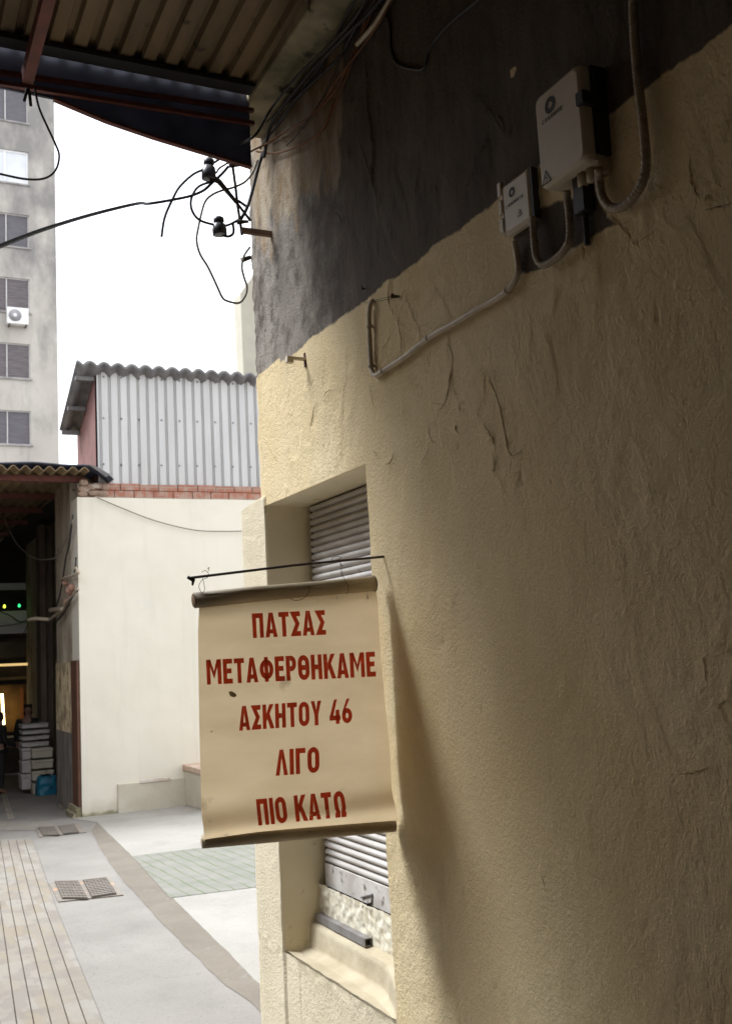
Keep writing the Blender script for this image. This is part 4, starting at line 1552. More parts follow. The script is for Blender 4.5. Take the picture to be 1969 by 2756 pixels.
insulator(pz(385, 640), pz(390, 290), 'upper dark insulator with notched head, tilted on the bracket brace')
i2 = insulator(pz(575, 1580), pz(550, 1272), 'lower dark insulator with round head on a hooked pin')
b = MB()
b.tube(smooth_path([pz(600, 1560), pz(650, 1590), pz(720, 1600), pz(790, 1560), pz(805, 1480), pz(795, 1380), pz(850, 1345)], 5), 0.006, 8)
b.build('hooked_pin', M_IRON, i2)


def cable(pts, rad, label, mat=None, name='cable', group='loose cables at the corner', cat='cable', k=8):
    b = MB()
    b.tube(smooth_path(pts, k), rad, 7)
    return b.build(name, mat or M_CABLE, label=label, cat=cat, group=group)


def c2z(x, y, dy=0.0):      # crop (400,350 ; x4.06)
    return onY(400 + x / 4.06, 350 + y / 4.06, YB + dy)


cable([onY(-60, 690, 2.5), onY(0, 663, 2.7), onY(120, 617, 3.1), onY(250, 577, 3.5), onY(370, 548, 3.8), c2z(0, 805), c2z(250, 765), c2z(460, 720), c2z(600, 660), c2z(690, 580), c2z(800, 480), c2z(870, 400)], 0.0062,
      'thick black cable crossing the white sky to the corner insulators')
cable([c2z(142, 1165), c2z(175, 960), c2z(260, 760), c2z(340, 620), c2z(480, 490), c2z(600, 430), c2z(680, 380), c2z(830, 280, 0.0), c2z(1000, 160, -0.2), c2z(1170, 50, -0.4), onW(725, 300, 0.05), onW(800, 205, 0.05), onW(890, 120, 0.05), onW(960, 40, 0.05), onW(1010, -60, 0.05)], 0.0055,
      'dark cable with a free hanging end passing behind the upper insulator')
cable([c2z(700, 560), c2z(560, 610), c2z(490, 690), c2z(460, 800), c2z(490, 910), c2z(570, 990), c2z(720, 1035), c2z(840, 1045), c2z(930, 1010), c2z(1010, 960)], 0.0055,
      'dark cable looping from the upper insulator round to the lower insulator')
cable([c2z(1190, 330, -0.05), c2z(1150, 440), c2z(1060, 560), c2z(930, 625), c2z(800, 660), c2z(690, 710), c2z(620, 780), c2z(580, 900), c2z(545, 1060), c2z(525, 1200), c2z(560, 1350), c2z(650, 1500), c2z(740, 1690), c2z(800, 1820), c2z(850, 1865), c2z(980, 1890), c2z(1050, 1820), c2z(1075, 1720), c2z(1040, 1600), c2z(1020, 1500), c2z(1040, 1380), c2z(1105, 1280, 0.02)], 0.0050,
      'pale grey cable making a long hanging loop beside the wall corner', M_BEIGEC)
cable([c2z(1010, 970), c2z(1080, 840), c2z(1140, 640), c2z(1190, 450), c2z(1250, 250, -0.05), onW(711, 420, 0.05), onW(725, 346, 0.04), onW(760, 288, 0.03), onW(822, 210, 0.03), onW(877, 150, 0.03), onW(943, 83, 0.03), onW(988, 41, 0.03), onW(1050, -30, 0.03)], 0.0075,
      'thickest black cable climbing the wall from the bracket to the roof')
cable([c2z(740, 470), c2z(770, 420), c2z(830, 380), c2z(900, 340), c2z(1040, 270, -0.1), onW(690, 400, 0.08), onW(720, 385, 0.05), onW(750, 365, 0.03), onW(790, 340, 0.025), onW(840, 310, 0.02), onW(905, 240, 0.02), onW(960, 130, 0.02), onW(990, 40, 0.02)], 0.0042,
      'rusty orange wire curving from the bracket across the stained plaster', M_ORANGE)
cable([onW(690, 408, 0.06), onW(740, 412, 0.03), onW(800, 395, 0.02), onW(860, 360, 0.02), onW(895, 300, 0.02), onW(935, 200, 0.02), onW(985, 70, 0.02), onW(1030, -40, 0.02)], 0.0040,
      'second rusty wire sagging low on the stained plaster above the bracket', M_ORANGE)
cable([onW(715, 330, 0.03), onW(770, 280, 0.02), onW(850, 205, 0.02), onW(900, 110, 0.02), onW(955, 0, 0.02)], 0.004, 'black wire lying along the plaster under the thickest cable')
cable([onW(1000, -30, 0.03), onW(1022, 20, 0.02), onW(1046, 60, 0.015), onW(1052, 130, 0.012), onW(1068, 172, 0.012), onW(1110, 186, 0.012), onW(1140, 182, 0.012), onW(1152, 140, 0.012), onW(1180, 95, 0.012), onW(1230, 45, 0.015), onW(1285, 0, 0.02), onW(1340, -60, 0.02)], 0.0055,
      'black cable sagging in a shallow U on the dark grey wall', group='loose cables under the roof')
cable([onW(960, 120, 0.03), onW(1010, 62, 0.03), onW(1060, -20, 0.03)], 0.009, 'brown conduit end high on the wall among the cables', M_CONDUIT, group='loose cables under the roof')
for pts, rad, lab, mt in (
        ([(700, 400), (708, 388), (760, 318), (805, 255), (849, 194), (894, 125), (918, 69), (955, 0), (985, -60)], 0.005, 'black cable running just inside the thickest one under the ledge', M_CABLE),
        ([(770, 392), (794, 368), (828, 325), (860, 277), (894, 208), (927, 119), (943, 83), (975, 20), (1010, -60)], 0.0035, 'thin dark wire fanning low across the brown stained plaster', M_IRON),
        ([(725, 385), (772, 352), (822, 324), (863, 283), (905, 216), (927, 188), (982, 116), (1020, 60), (1075, -40)], 0.0045, 'rusty wire bowing up the plaster beside the long vertical crack', M_ORANGE),
        ([(782, 402), (849, 366), (877, 332), (902, 263), (913, 230), (940, 166), (968, 97), (988, 41), (1030, -40)], 0.0035, 'lowest thin brown wire draped over the stained plaster', M_ORANGE),
        ([(740, 335), (800, 262), (860, 205), (915, 150), (960, 70), (1000, 10), (1030, -50)], 0.006, 'slack black cable hanging between the ledge and the wall', M_BLACK)):
    cable([onW(x, y, 0.022 + 0.004 * (i % 3)) for i, (x, y) in enumerate(pts)], rad, lab, mt, group='loose cables under the roof')
b = MB()
b.tube([pz(940, 2000, 0.03), pz(1090, 1950, 0.03)], [0.011, 0.009], 10)
b.build('pipe_stub', M_IRON, label='short dark pipe stub poking out behind the wall corner below the bracket', cat='pipe')

# ------------------------------------------------------------------ canopy over the viewer
YE = 3.83
zE = onY(300, 205, YE).z
can = thing('corrugated_canopy', (0, YE, zE), 'dark corrugated sheet canopy overhead with red steel purlins', 'canopy')


def corr(mb, x0, x1, y0, y1, z0, z1_, period, amp, flat=0.3, thick=0.0):
    # ribs run along y; trapezoid profile
    xs = []
    x = x0
    while x < x1:
        xs += [(x, 0), (x + period * (0.5 - flat / 2) * 0.5, 0), (x + period * (0.5 - flat / 2) * 0.5 + period * 0.10, amp), (x + period * (0.5 - flat / 2) * 0.5 + period * 0.10 + period * flat * 0.7, amp), (x + period * (0.5 - flat / 2) * 0.5 + period * 0.20 + period * flat * 0.7, 0)]
        x += period
    vs = []
    for (xx, a) in xs:
        vs += [(xx, y0, z0 + a), (xx, y1, z1_ + a)]
    mb.add(vs, [(2 * i, 2 * i + 1, 2 * i + 3, 2 * i + 2) for i in range(len(xs) - 1)])


b = MB()
RISE = 0.055
corr(b, -3.4, 1.46, -9.5, YE, zE + 0.035 + RISE * (YE + 9.5), zE + 0.035, 0.088, 0.028, 0.36)
o = b.build('roof_sheet', M_ROOF, can)
s = o.modifiers.new('thick', 'SOLIDIFY')
s.thickness = 0.003
b = MB()
b.box(-3.4, 1.425, YE - 0.10, YE - 0.03, max(zE - 0.055, ZLEDGE_UNDER + 0.004), zE + 0.030)
b.build('eave_purlin', surf('black_steel', (0.028, 0.028, 0.033), (0.018, 0.018, 0.021), 0.7, 6), can)
for (pa, pb, hh) in (((0, 195), (640, 292), 0.016), ((0, 224), (640, 326), 0.016)):
    A, B = onY(*pa, YE), onY(*pb, YE)
    dx = (B - A) / (B.x - A.x)
    b = MB()
    b.beam(A + dx * (-3.4 - A.x), B + dx * (1.45 - B.x), 0.02, hh)
    b.build('tie_rail', M_RUST, can)
# dark sheet hung below the rails, deeper towards the wall
q = [onY(-200, 130, YE), onY(148, 258, YE), onY(290, 318, YE), onY(421, 363, YE), onY(672, 441, YE)]
tl = [onY(-200, 150, YE), onY(640, 300, YE)]
b = MB()
poly = [Vector((-3.4, YE + 0.02, q[0].z + 0.06)), Vector((q[1].x, YE + 0.02, q[1].z)), Vector((q[2].x, YE + 0.02, q[2].z)), Vector((q[3].x, YE + 0.02, q[3].z)), Vector((1.44, YE + 0.02, q[4].z)), Vector((1.44, YE + 0.02, zE + 0.05)), Vector((-3.4, YE + 0.02, zE + 0.05))]
b.prism(poly, (0, 0.012, 0))
b.build('valance_sheet', M_TARP, can)
b = MB()
for a, c in zip(poly[1:4], poly[2:5]):
    b.beam(a + Vector((0, 0.006, 0)), c + Vector((0, 0.006, 0)), 0.024, 0.010)
b.build('valance_trim', M_RUST, can)
# red beam running under the sheets
A, B = onY(82, 236, YE - 0.08), onY(120, 0, 2.9)
A.z = zE - 0.075
xa = onY(82, 236, YE - 0.08).x
b = MB()
b.beam(Vector((xa, YE + 0.01, A.z)), Vector((xa + 0.02, -9, A.z + RISE * 10)), 0.04, 0.06)
b.build('steel_beam', M_RUST, can)
for y in (2.4, 0.9, -0.8, -2.5, -4.2, -6, -8):
    b = MB()
    b.box(-3.4, 1.43, y, y + 0.05, zE + RISE * (YE - y) - 0.045, zE + RISE * (YE - y) + 0.028)
    b.build('purlin', M_RUST, can)
b = MB()
# two cut wire ends hanging off the beam
for dx, x2, y2 in ((0, 66, 272), (3, 84, 285)):
    b.tube([onY(74 + dx, 238, YE - 0.10), onY(72 + dx + (x2 - 70) * 0.4, 255, YE - 0.10), onY(x2, y2, YE - 0.10)], 0.006, 7)
b.build('cut_wires', M_CABLE, label='two short frayed wire ends hanging from the red roof beam', cat='wire')
cable([onY(94, 236, YE - 0.06), onY(106, 290, YE - 0.06), onY(130, 345, YE - 0.06), onY(150, 388, YE - 0.06), onY(160, 420, YE - 0.06), onY(150, 458, YE - 0.06), onY(120, 480, YE - 0.06), onY(70, 482, YE - 0.06), onY(0, 468, YE - 0.06), onY(-80, 450, YE - 0.06)], 0.0042,
      'thin black cable loop dangling from the roof beam across the apartment block', group='loose cables under the roof')

# ------------------------------------------------------------------ white building at the end of the court
wb = thing('white_building', W0, 'white painted building facing the court, brick showing along its top', 'building')
z_top = onY(213, 1338, YW).z
zg = gz(YW)
XR = 9.0
b = MB()


def wfront(u, v):
    x = XC + (XR - XC) * u
    z = zg - 0.1 + (z_top - zg + 0.1) * v
    return (x, YW + 0.012 * noise.noise((x * 0.9, z * 0.9, 3)) + 0.004 * noise.noise((x * 5, z * 5, 3)), z)


b.grid(wfront, 120, 90)
b.add([(XC, YW + 0.0, zg - 0.1), (XC, YW + 0.55, zg - 0.1), (XC, YW + 0.55, z_top), (XC, YW, z_top)], [(3, 2, 1, 0)])
b.add([(XC, YW, z_top), (XR, YW, z_top), (XR, YW + 0.56, z_top), (XC, YW + 0.56, z_top)], [(0, 1, 2, 3)])
b.add([(XR, YW, zg), (XR, YW + 6, zg), (XR, YW + 6, z_top), (XR, YW, z_top)], [(0, 1, 2, 3)])
b.build('wall', M_WHITE, wb)
# low patch of newer render along the foot
b = MB()
A, B = onY(318, 2185, YW), onY(515, 2170, YW)
ztA = onY(320, 2110, YW).z
b.box(A.x, XR, YW - 0.035, YW + 0.01, gz(YW) - 0.1, ztA)
b.build('patched_plinth', M_PLINTH, wb, bevel=0.01)
b = MB()
A = onY(375, 2100, YW)
b.box(A.x, A.x + 0.45, YW - 0.050, YW - 0.0352, ztA - 0.02, ztA + 0.03)
b.build('chipped_edge', surf('chipped_edge_render', (0.50, 0.42, 0.34), (0.62, 0.58, 0.5), 0.9, 8), wb, bevel=0.008)
b = MB()
b.box(XC - 0.07, XC + 0.0, YW + 0.10, YW + 0.5, zg - 0.05, onY(205, 1500, YW).z)
# moss line at the foot of the wall
for k in range(60):
    u = k / 60
    x = XC + 2.0 * u
    w2 = 0.02 + 0.02 * random.random()
# brick course
brick = NT('hollow_brick')
bt = brick.n.new('ShaderNodeTexBrick')
mp = brick.n.new('ShaderNodeMapping')
mp.inputs['Rotation'].default_value = (math.radians(90), 0, 0)
brick.l.new(brick.co, mp.inputs['Vector'])
brick.l.new(mp.outputs['Vector'], bt.inputs['Vector'])
bt.inputs['Scale'].default_value = 1.0
bt.inputs['Brick Width'].default_value = 0.31
bt.inputs['Row Height'].default_value = 0.165
bt.inputs['Mortar Size'].default_value = 0.008
bt.inputs['Color1'].default_value = (0.36, 0.15, 0.095, 1)
bt.inputs['Color2'].default_value = (0.30, 0.125, 0.085, 1)
bt.inputs['Mortar'].default_value = (0.30, 0.24, 0.19, 1)
bc = brick.mix(brick.ramp(brick.noise(8, 6), (0, 0, 0), (0.9,) * 3, 0.45, 0.62), bt.outputs['Color'], (0.36, 0.25, 0.195))
brick.color(bc)
brick.b.inputs['Roughness'].default_value = 0.9
brick.bump(brick.noise(35, 4), 0.5, 0.01)
M_BRICK = brick.m
zb1 = onY(400, 1300, YW).z
b = MB()
x = XC + 0.14
rows = 2
rh = (zb1 - z_top) / rows
for r in range(rows):
    x = XC + 0.0 + (0.35 if r == 1 else 0.25)
    i = 0
    while x < XR:
        w2 = 0.30 + random.uniform(-0.012, 0.012)
        b.box(x + 0.005, x + w2 - 0.005, YW + 0.03 + random.uniform(-0.012, 0.012), YW + 0.25, z_top + r * rh + 0.004, z_top + (r + 1) * rh - 0.004 - (random.random() * 0.02 if r == 1 else 0))
        x += w2
b.build('brick_course', M_BRICK, wb, bevel=0.006)
b = MB()
b.box(XC + 0.02, XR, YW + 0.07, YW + 0.24, z_top + 0.001, zb1 - 0.01)
b.build('mortar_bed', surf('old_mortar', (0.33, 0.27, 0.21), (0.22, 0.17, 0.13), 0.95, 9, bump=0.5), wb)
# tumbled rubble stones at the corner
b = MB()
for (px, py, w2, h2) in ((225, 1300, 0.14, 0.10), (226, 1318, 0.18, 0.10), (222, 1331, 0.16, 0.07), (245, 1312, 0.15, 0.09), (262, 1309, 0.16, 0.10), (283, 1312, 0.15, 0.10), (252, 1328, 0.18, 0.08), (275, 1329, 0.2, 0.08)):
    p = onY(px, py, YW + 0.05)
    n = 10
    vs = []
    for j in range(5):
        a = -math.pi / 2 + math.pi * j / 4
        for k in range(n):
            t2 = 2 * math.pi * k / n
            rr2 = 1 + 0.25 * noise.noise((px + k, j, py))
            se = lambda v: math.copysign(abs(v) ** 0.5, v)
            vs.append((p.x + se(math.cos(t2)) * max(math.cos(a), 0.25) * w2 / 2 * rr2, p.y + se(math.sin(t2)) * max(math.cos(a), 0.25) * 0.07 * rr2, p.z + se(math.sin(a)) * h2 / 2 * rr2))
    fs = [(j * n + k, j * n + (k + 1) % n, (j + 1) * n + (k + 1) % n, (j + 1) * n + k) for j in range(4) for k in range(n)]
    b.add(vs, fs + [tuple(range(n - 1, -1, -1)), tuple(4 * n + k for k in range(n))])
b.build('rubble_stones', surf('rubble_stone', (0.38, 0.26, 0.19), (0.28, 0.20, 0.15), 0.95, 7, bump=0.5, spots=((0.5, 0.44, 0.38), 9, 0.6)), wb)
# cable slung across its front
cable([onY(262, 1339, YW - 0.05), onY(330, 1368, YW - 0.05), onY(420, 1402, YW - 0.05), onY(520, 1426, YW - 0.05), onY(600, 1430, YW - 0.05), onY(680, 1428, YW - 0.05), onY(760, 1422, YW - 0.05)], 0.008,
      'thin cable sagging across the top of the white wall', surf('olive_cable', (0.20, 0.19, 0.14), (0.16, 0.15, 0.11), 0.7, 5, bump=0), group='cables by the white wall')

# low block with brick-coloured top standing in the court
YBk = onG(540, 2178).y
A, B = onG(512, 2172), onG(540, 2190)
zt2 = onY(512, 2076, A.y).z
b = MB()
b.hexa([(A.x, B.y, gz(B.y)), (A.x + 1.2, B.y, gz(B.y)), (A.x + 1.2, A.y + 0.3, gz(A.y)), (A.x, A.y + 0.3, gz(A.y)), (A.x, B.y, zt2), (A.x + 1.2, B.y, zt2), (A.x + 1.2, A.y + 0.3, zt2), (A.x, A.y + 0.3, zt2)])
lb = thing('low_wall', (A.x + 0.6, A.y, gz(A.y)), 'low rendered block with brick coping, half hidden behind the sign', 'low wall')
b.build('render', M_PLINTH, lb, bevel=0.01)
b = MB()
b.box(A.x - 0.02, A.x + 1.22, B.y - 0.02, A.y + 0.32, zt2 + 0.001, zt2 + 0.08)
b.build('coping', surf('worn_coping', (0.58, 0.47, 0.37), (0.45, 0.27, 0.18), 0.9, 5), lb, bevel=0.008)

# ------------------------------------------------------------------ zinc shed on top of the white building
YSH = YW + 0.12
shA, shB = onY(255, 1000, YSH), onY(258, 1296, YSH)
shed = thing('zinc_shed', (shA.x, YSH, shB.z), 'shed of pale vertical zinc sheets with a corrugated roof, above the white wall', 'shed')
zsh0, zsh1 = shB.z - 0.03, shA.z
b = MB()
prof = []
x = shA.x
per = 0.146
while x < XR:
    for dx, dy in ((0, 0), (0.046, 0), (0.054, 0.026), (0.066, 0.026), (0.072, 0.010), (0.078, 0.026), (0.090, 0.026), (0.098, 0)):
        prof.append((x + dx, YSH + dy))
    x += per * random.uniform(0.97, 1.03)
vs = []
for (xx, yy) in prof:
    vs += [(xx, yy, zsh0 + 0.012 * noise.noise((xx * 3, 0, 0))), (xx, yy, zsh1)]
b.add(vs, [(2 * i, 2 * i + 2, 2 * i + 3, 2 * i + 1) for i in range(len(prof) - 1)])
zsheet = b.build('zinc_sheets', M_ZINC, shed)
b = MB()
for zr in (1008, 1150, 1250):
    for k in range(9):
        px = 279 + k * 48 + (12 if k > 2 else 0)
        py = (1014 + 0.055 * (px - 279)) if zr == 1008 else (1125 + 0.038 * (px - 279) if zr == 1150 else 1249 + 0.02 * (px - 279))
        p = onY(px, py, YSH)
        b = MB()
        b.tube([(p.x, YSH + 0.01, p.z), (p.x, YSH - 0.012, p.z)], 0.014, 8)
        b.build('screw', surf('screw_heads', (0.16, 0.15, 0.15), (0.22, 0.2, 0.2), 0.6, 9, bump=0), zsheet)
# maroon side board
XSD = shA.x - 0.005
sp = [onX(208, 1160, XSD), onX(216, 1250, XSD)]
yb2 = max(onX(208, 1165, XSD).y, YSH + 0.5)
zb2 = onX(208, 1165, XSD).z
b = MB()
b.prism([(XSD, YSH, zsh0), (XSD, yb2, zsh0), (XSD, yb2, zb2), (XSD, YSH, zsh1)], (0.03, 0, 0))
b.build('side_board', M_MAROON, shed)
# fibre cement roof, dropping away from the front edge
xe = onY(205, 978, YSH - 0.16).x
backp = onX(160, 1163, xe)
zfr = onY(205, 980, YSH - 0.16).z
slope = (backp.z - zfr) / (backp.y - (YSH - 0.16))
b = MB()
nper = 0.21
n = int((XR - xe) / nper * 8)
vs = []
for i in range(n + 1):
    x = xe + i * nper / 8
    a = 0.035 * math.cos(2 * math.pi * i / 8)
    for (yy, off) in ((YSH - 0.16, 0), ((YSH - 0.16) * 0.5 + backp.y * 0.5, 0.0), (backp.y, 0)):
        vs.append((x, yy, zfr + slope * (yy - (YSH - 0.16)) + a))
b.add(vs, [(3 * i + k, 3 * i + k + 1, 3 * i + 4 + k, 3 * i + 3 + k) for i in range(n) for k in range(2)], True)
o = b.build('roof', M_FIBRE, shed)
s = o.modifiers.new('thick', 'SOLIDIFY')
s.thickness = 0.05
for yy in (YSH + 0.02, (YSH + backp.y) / 2, backp.y - 0.12):
    b = MB()
    zc = zfr + slope * (yy - (YSH - 0.16)) - 0.075
    b.box(xe + 0.02, XSD - 0.01, yy - 0.04, yy + 0.04, zc - 0.04, zc + 0.02)
    b.build('batten', M_FIBRE, shed)

# cream building beyond, seen over the shed beside the corner
YF = 70.0
A, B = onY(647, 790, YF), onY(690, 730, YF)
b = MB()
b.prism([(A.x, YF, -1), (A.x + 8, YF, -1), (A.x + 8, YF, B.z + 0.3), (B.x, YF, B.z), (A.x, YF, A.z)], (0, 1.5, 0))
b.build('distant_building', surf('far_cream_render', (0.40, 0.375, 0.30), (0.36, 0.33, 0.26), 0.9, 0.8, bump=0.1, bsc=8), label='pale cream building just visible between wall corner and zinc shed', cat='building')

# ------------------------------------------------------------------ far market arcade on the left
arc_ = thing('market_arcade', (XC, YW + 0.6, gz(YW)), 'dark covered market passage with stained side wall beyond the white building', 'building')
M_ARC = surf('grimy_render', (0.56, 0.50, 0.40), (0.30, 0.25, 0.175), 0.92, 2.2, (1, 1, 0.5), bump=0.4, bsc=25, spots=((0.10, 0.075, 0.05), 5, 0.63))
YEND = YW + 10.5
zc_ = onY(100, 1262, YW - 0.2).z
b = MB()
DFAR = onX(153, 2000, XC - 0.03).y + 0.03
b.box(XC - 0.002, XC + 0.70, YW + 0.56, DFAR, gz(YW) - 0.7, zc_ + 0.2)
b.box(XC + 0.70, XC + 0.95, YW + 0.56, YEND, gz(YW) - 0.9, zc_ + 0.2)
b.build('side_wall', M_ARC, arc_)
YPI = onG(90, 2137).y + 1.0
for pa, pb in ((112, 127), (128, 148)):
    A, B = onY(pa, 1900, YPI), onY(pb, 1900, YPI)
    b = MB()
    b.box(A.x, B.x, YPI + (0.0 if pa == 112 else 0.15), YPI + 0.5, gz(YPI) - 0.1, zc_)
    b.build('pilaster', surf('dark_pilaster_%d' % pa, (0.17, 0.13, 0.10), (0.09, 0.065, 0.05), 0.9, 3, (1, 1, 0.4)), arc_)
# door leaf with brown post
dr = thing('passage_door', (XC, onX(196, 2173, XC - 0.02).y, gz(YW)), 'tall weathered board door with pale upper half and brown post', 'door')
XD = XC - 0.03
d0, d1 = onX(197, 2000, XD).y + 0.02, onX(153, 2000, XD).y
zt3 = onX(195, 1782, XD).z
zm3 = onX(180, 1970, XD).z
b = MB()
b.box(XD, XD + 0.027, d0, d1, zm3, zt3)
b.build('upper_panel', surf('posters_residue', (0.70, 0.57, 0.36), (0.24, 0.17, 0.10), 0.9, 7, (1, 1, 0.6), bump=0.3, lo=0.42, hi=0.66, spots=((0.10, 0.075, 0.05), 12, 0.6)), dr)
b = MB()
b.box(XD - 0.004, XD + 0.027, d0, d1, gz(d0) + 0.03, zm3 - 0.002)
b.build('lower_panel', surf('grey_door_panel', (0.23, 0.20, 0.17), (0.12, 0.105, 0.095), 0.85, 5, (1, 1, 0.4), spots=((0.5, 0.5, 0.46), 7, 0.72)), dr)
b = MB()
b.box(XD - 0.012, XC - 0.003, d0 - 0.46, d0 - 0.002, gz(d0) + 0.02, zt3 + 0.02)
b.build('post', surf('brown_paint', (0.13, 0.055, 0.03), (0.09, 0.04, 0.022), 0.7, 6), dr)
b = MB()
b.box(XD - 0.05, XC - 0.003, YW + 0.62, d0 - 0.465, gz(YW) - 0.05, gz(YW) + 0.14)
b.box(XD - 0.10, XC - 0.003, YW + 0.62, d0 - 0.45, gz(YW) - 0.06, gz(YW) + 0.06)
b.build('stone_step', M_CONC, label='two low worn stone steps at the foot of the brown post', cat='steps', bevel=0.01)
# frayed wires and pipe stubs on the passage wall
XW = XC - 0.06


def pw_(x, y, dx=0.0):
    return onX(x / 4.92, 1500 + y / 4.92, XW - dx)


wb2 = thing('broken_pipes', pw_(900, 430), 'tangle of broken pipes and frayed cables on the passage side wall', 'pipes')
b = MB()
b.tube(smooth_path([pw_(800, 300), pw_(880, 265), pw_(1010, 230), pw_(1040, 190), pw_(1000, 140)], 5), 0.022, 7)
b.tube(smooth_path([pw_(670, 700), pw_(760, 690), pw_(830, 690)], 5), 0.035, 8)
b.tube(smooth_path([pw_(660, 825), pw_(760, 750), pw_(840, 700), pw_(880, 600), pw_(960, 520), pw_(1040, 420)], 5), 0.020, 7)
b.tube(smooth_path([pw_(380, 830, 0.3), pw_(480, 810, 0.2), pw_(660, 825)], 5), 0.03, 7)
b.build('pipe', surf('pale_pipe', (0.48, 0.40, 0.30), (0.36, 0.28, 0.2), 0.8, 8), wb2)
for (cx, cy, r2) in ((900, 440, 0.07), (930, 400, 0.05), (870, 590, 0.05), (850, 340, 0.04)):
    p = pw_(cx, cy)
    b = MB()
    b.lathe((p.x + 0.06, p.y, p.z), (-1, 0, 0), [(0, r2), (0.05, r2 * 1.1), (0.09, r2 * 0.5)], 9)
    b.build('clay_socket', surf('clay_pink', (0.42, 0.24, 0.18), (0.32, 0.18, 0.13), 0.9, 8), wb2)
b = MB()
b.tube(smooth_path([onX(197, 1385, XW), onX(186, 1470, XW), onX(178, 1500, XW), pw_(840, 250), pw_(790, 520), pw_(740, 680)], 6), 0.014, 6)
b.tube(smooth_path([pw_(1010, 0), pw_(1005, 100), pw_(985, 200)], 6), 0.012, 6)
b.tube(smooth_path([pw_(740, 860), pw_(850, 730), pw_(960, 530), pw_(1040, 430)], 6), 0.014, 6)
b.build('wires', M_CABLE, wb2)
b = MB()
b.tube(smooth_path([onX(-30, 1330, XW - 0.5), onX(0, 1370, XW - 0.4), onX(25, 1425, XW - 0.3), onX(50, 1468, XW - 0.2), onX(90, 1500, XW - 0.1), onX(125, 1506, XW), onX(155, 1495, XW), onX(185, 1440, XW), onX(196, 1400, XW)], 6), 0.013, 6)
b.build('hanging_wire', M_BEIGEC, label='pale wire sagging below the far corrugated roof', cat='wire', group='cables by the white wall')

# far canopy
fc = thing('market_canopy', (0, YW - 0.2, zc_), 'low corrugated roof over the passage to the left of the white wall', 'canopy')
b = MB()
per = 0.165
x0 = -3.2
xr = onY(243, 1262, YW - 0.25).x
n = int((xr - x0) / per * 8)
vs = []
zr0 = onY(100, 1260, YW - 0.25).z
for i in range(n + 1):
    x = x0 + i * per / 8
    a = 0.032 * math.cos(2 * math.pi * i / 8)
    for k, yy in enumerate((YW - 0.25, YW + 3, YW + 6.5, YEND)):
        vs.append((x, yy, zr0 + a + 0.06 * (yy - YW) * 0.4))
b.add(vs, [(4 * i + k, 4 * i + k + 1, 4 * i + 5 + k, 4 * i + 4 + k) for i in range(n) for k in range(3)], True)
o = b.build('roof_sheet', M_ROOF, fc)
s = o.modifiers.new('thick', 'SOLIDIFY')
s.thickness = 0.012
b = MB()
b.box(xr - 0.1, XC + 0.9, DFAR - 0.1, YEND, zr0 + 0.10, zr0 + 0.13)
b.build('roof_board', M_DARK, fc)
b = MB()
zt4 = onY(100, 1246, YW - 0.3).z
b.grid(lambda u, v: (x0 + (xr + 0.35 - x0) * u, YW - 0.22 + 0.9 * v, zt4 + 0.02 - 0.22 * max(0, (u - 0.93) / 0.07) ** 2 + 0.012 * math.sin(u * 40)), 60, 4)
o = b.build('felt_cover', M_TARP, fc)
s = o.modifiers.new('thick', 'SOLIDIFY')
s.thickness = 0.02
b = MB()
A = onY(240, 1250, YW - 0.3)
tp_ = [onY(238, 1250, YW - 0.3), onY(262, 1256, YW - 0.3), onY(297, 1277, YW - 0.3), onY(286, 1284, YW - 0.3), onY(262, 1266, YW - 0.3)]
b.prism(tp_, (0, 0.015, 0))
b.build('bent_flashing', M_FIBRE, fc)
for i, (py, yo) in enumerate(((1276, 0.15), (1333, 2.1), (1378, 4.0), (1405, 6.0), (1425, 8.4))):
    b = MB()
    yy = YW + yo
    zc2 = zr0 + 0.024 * (yy - YW) - 0.045
    b.box(x0, xr - 0.02, yy, yy + 0.09, zc2 - 0.075, zc2 + 0.01)
    b.build('purlin', M_RUST, fc)

# end of the passage: shop front
YX = YEND
shop = thing('market_shop', onY(60, 2050, YX), 'amber lit shop front at the end of the dark passage', 'shop')
M_DK = surf('dark_shop_wall', (0.07, 0.052, 0.032), (0.035, 0.027, 0.018), 0.8, 3)


def shopbox(px0, py0, px1, py1, name, mat, y=0.0, th=0.1):
    a, c = onY(px0, py1, YX + y), onY(px1, py0, YX + y)
    b = MB()
    b.box(min(a.x, c.x), max(a.x, c.x), YX + y, YX + y + th, min(a.z, c.z), max(a.z, c.z))
    return b.build(name, mat, shop)


b = MB()
b.box(-3.4, 8.0, YX + 1.6, YX + 1.7, gz(YX) - 0.3, zr0 + 0.6)
b.box(-3.4, 8.0, YX - 0.1, YX + 1.59, zr0 + 0.2, zr0 + 0.3)
b.box(XC + 0.96, 8.0, YX + 0.25, YX + 0.3, gz(YX) - 0.3, zr0 + 0.19)
b.build('back_wall', M_DK, shop)
shopbox(-170, 1330, 118, 1588, 'upper_wall', M_DARK, 0.05)
shopbox(-170, 1568, 104, 1592, 'cloth_valance', surf('grey_awning', (0.66, 0.64, 0.68), (0.55, 0.53, 0.56), 0.8, 3), -0.05, 0.04)
shopbox(-170, 1595, 108, 1641, 'fascia_board', M_DARK, -0.06, 0.1)
shopbox(-170, 1642, 107, 1713, 'banner', surf('pale_awning', (0.82, 0.80, 0.84), (0.72, 0.70, 0.74), 0.8, 2, (1, 1, 3)), -0.10, 0.05)
shopbox(-170, 1714, 100, 1722, 'rail', M_DARK, -0.12, 0.1)
shopbox(-170, 1724, 110, 1780, 'signboard', surf('bronze_signboard', (0.10, 0.065, 0.02), (0.05, 0.035, 0.012), 0.35, 2), 0.0, 0.1)
shopbox(-170, 1792, 100, 1836, 'transom', M_DK, 0.02, 0.1)
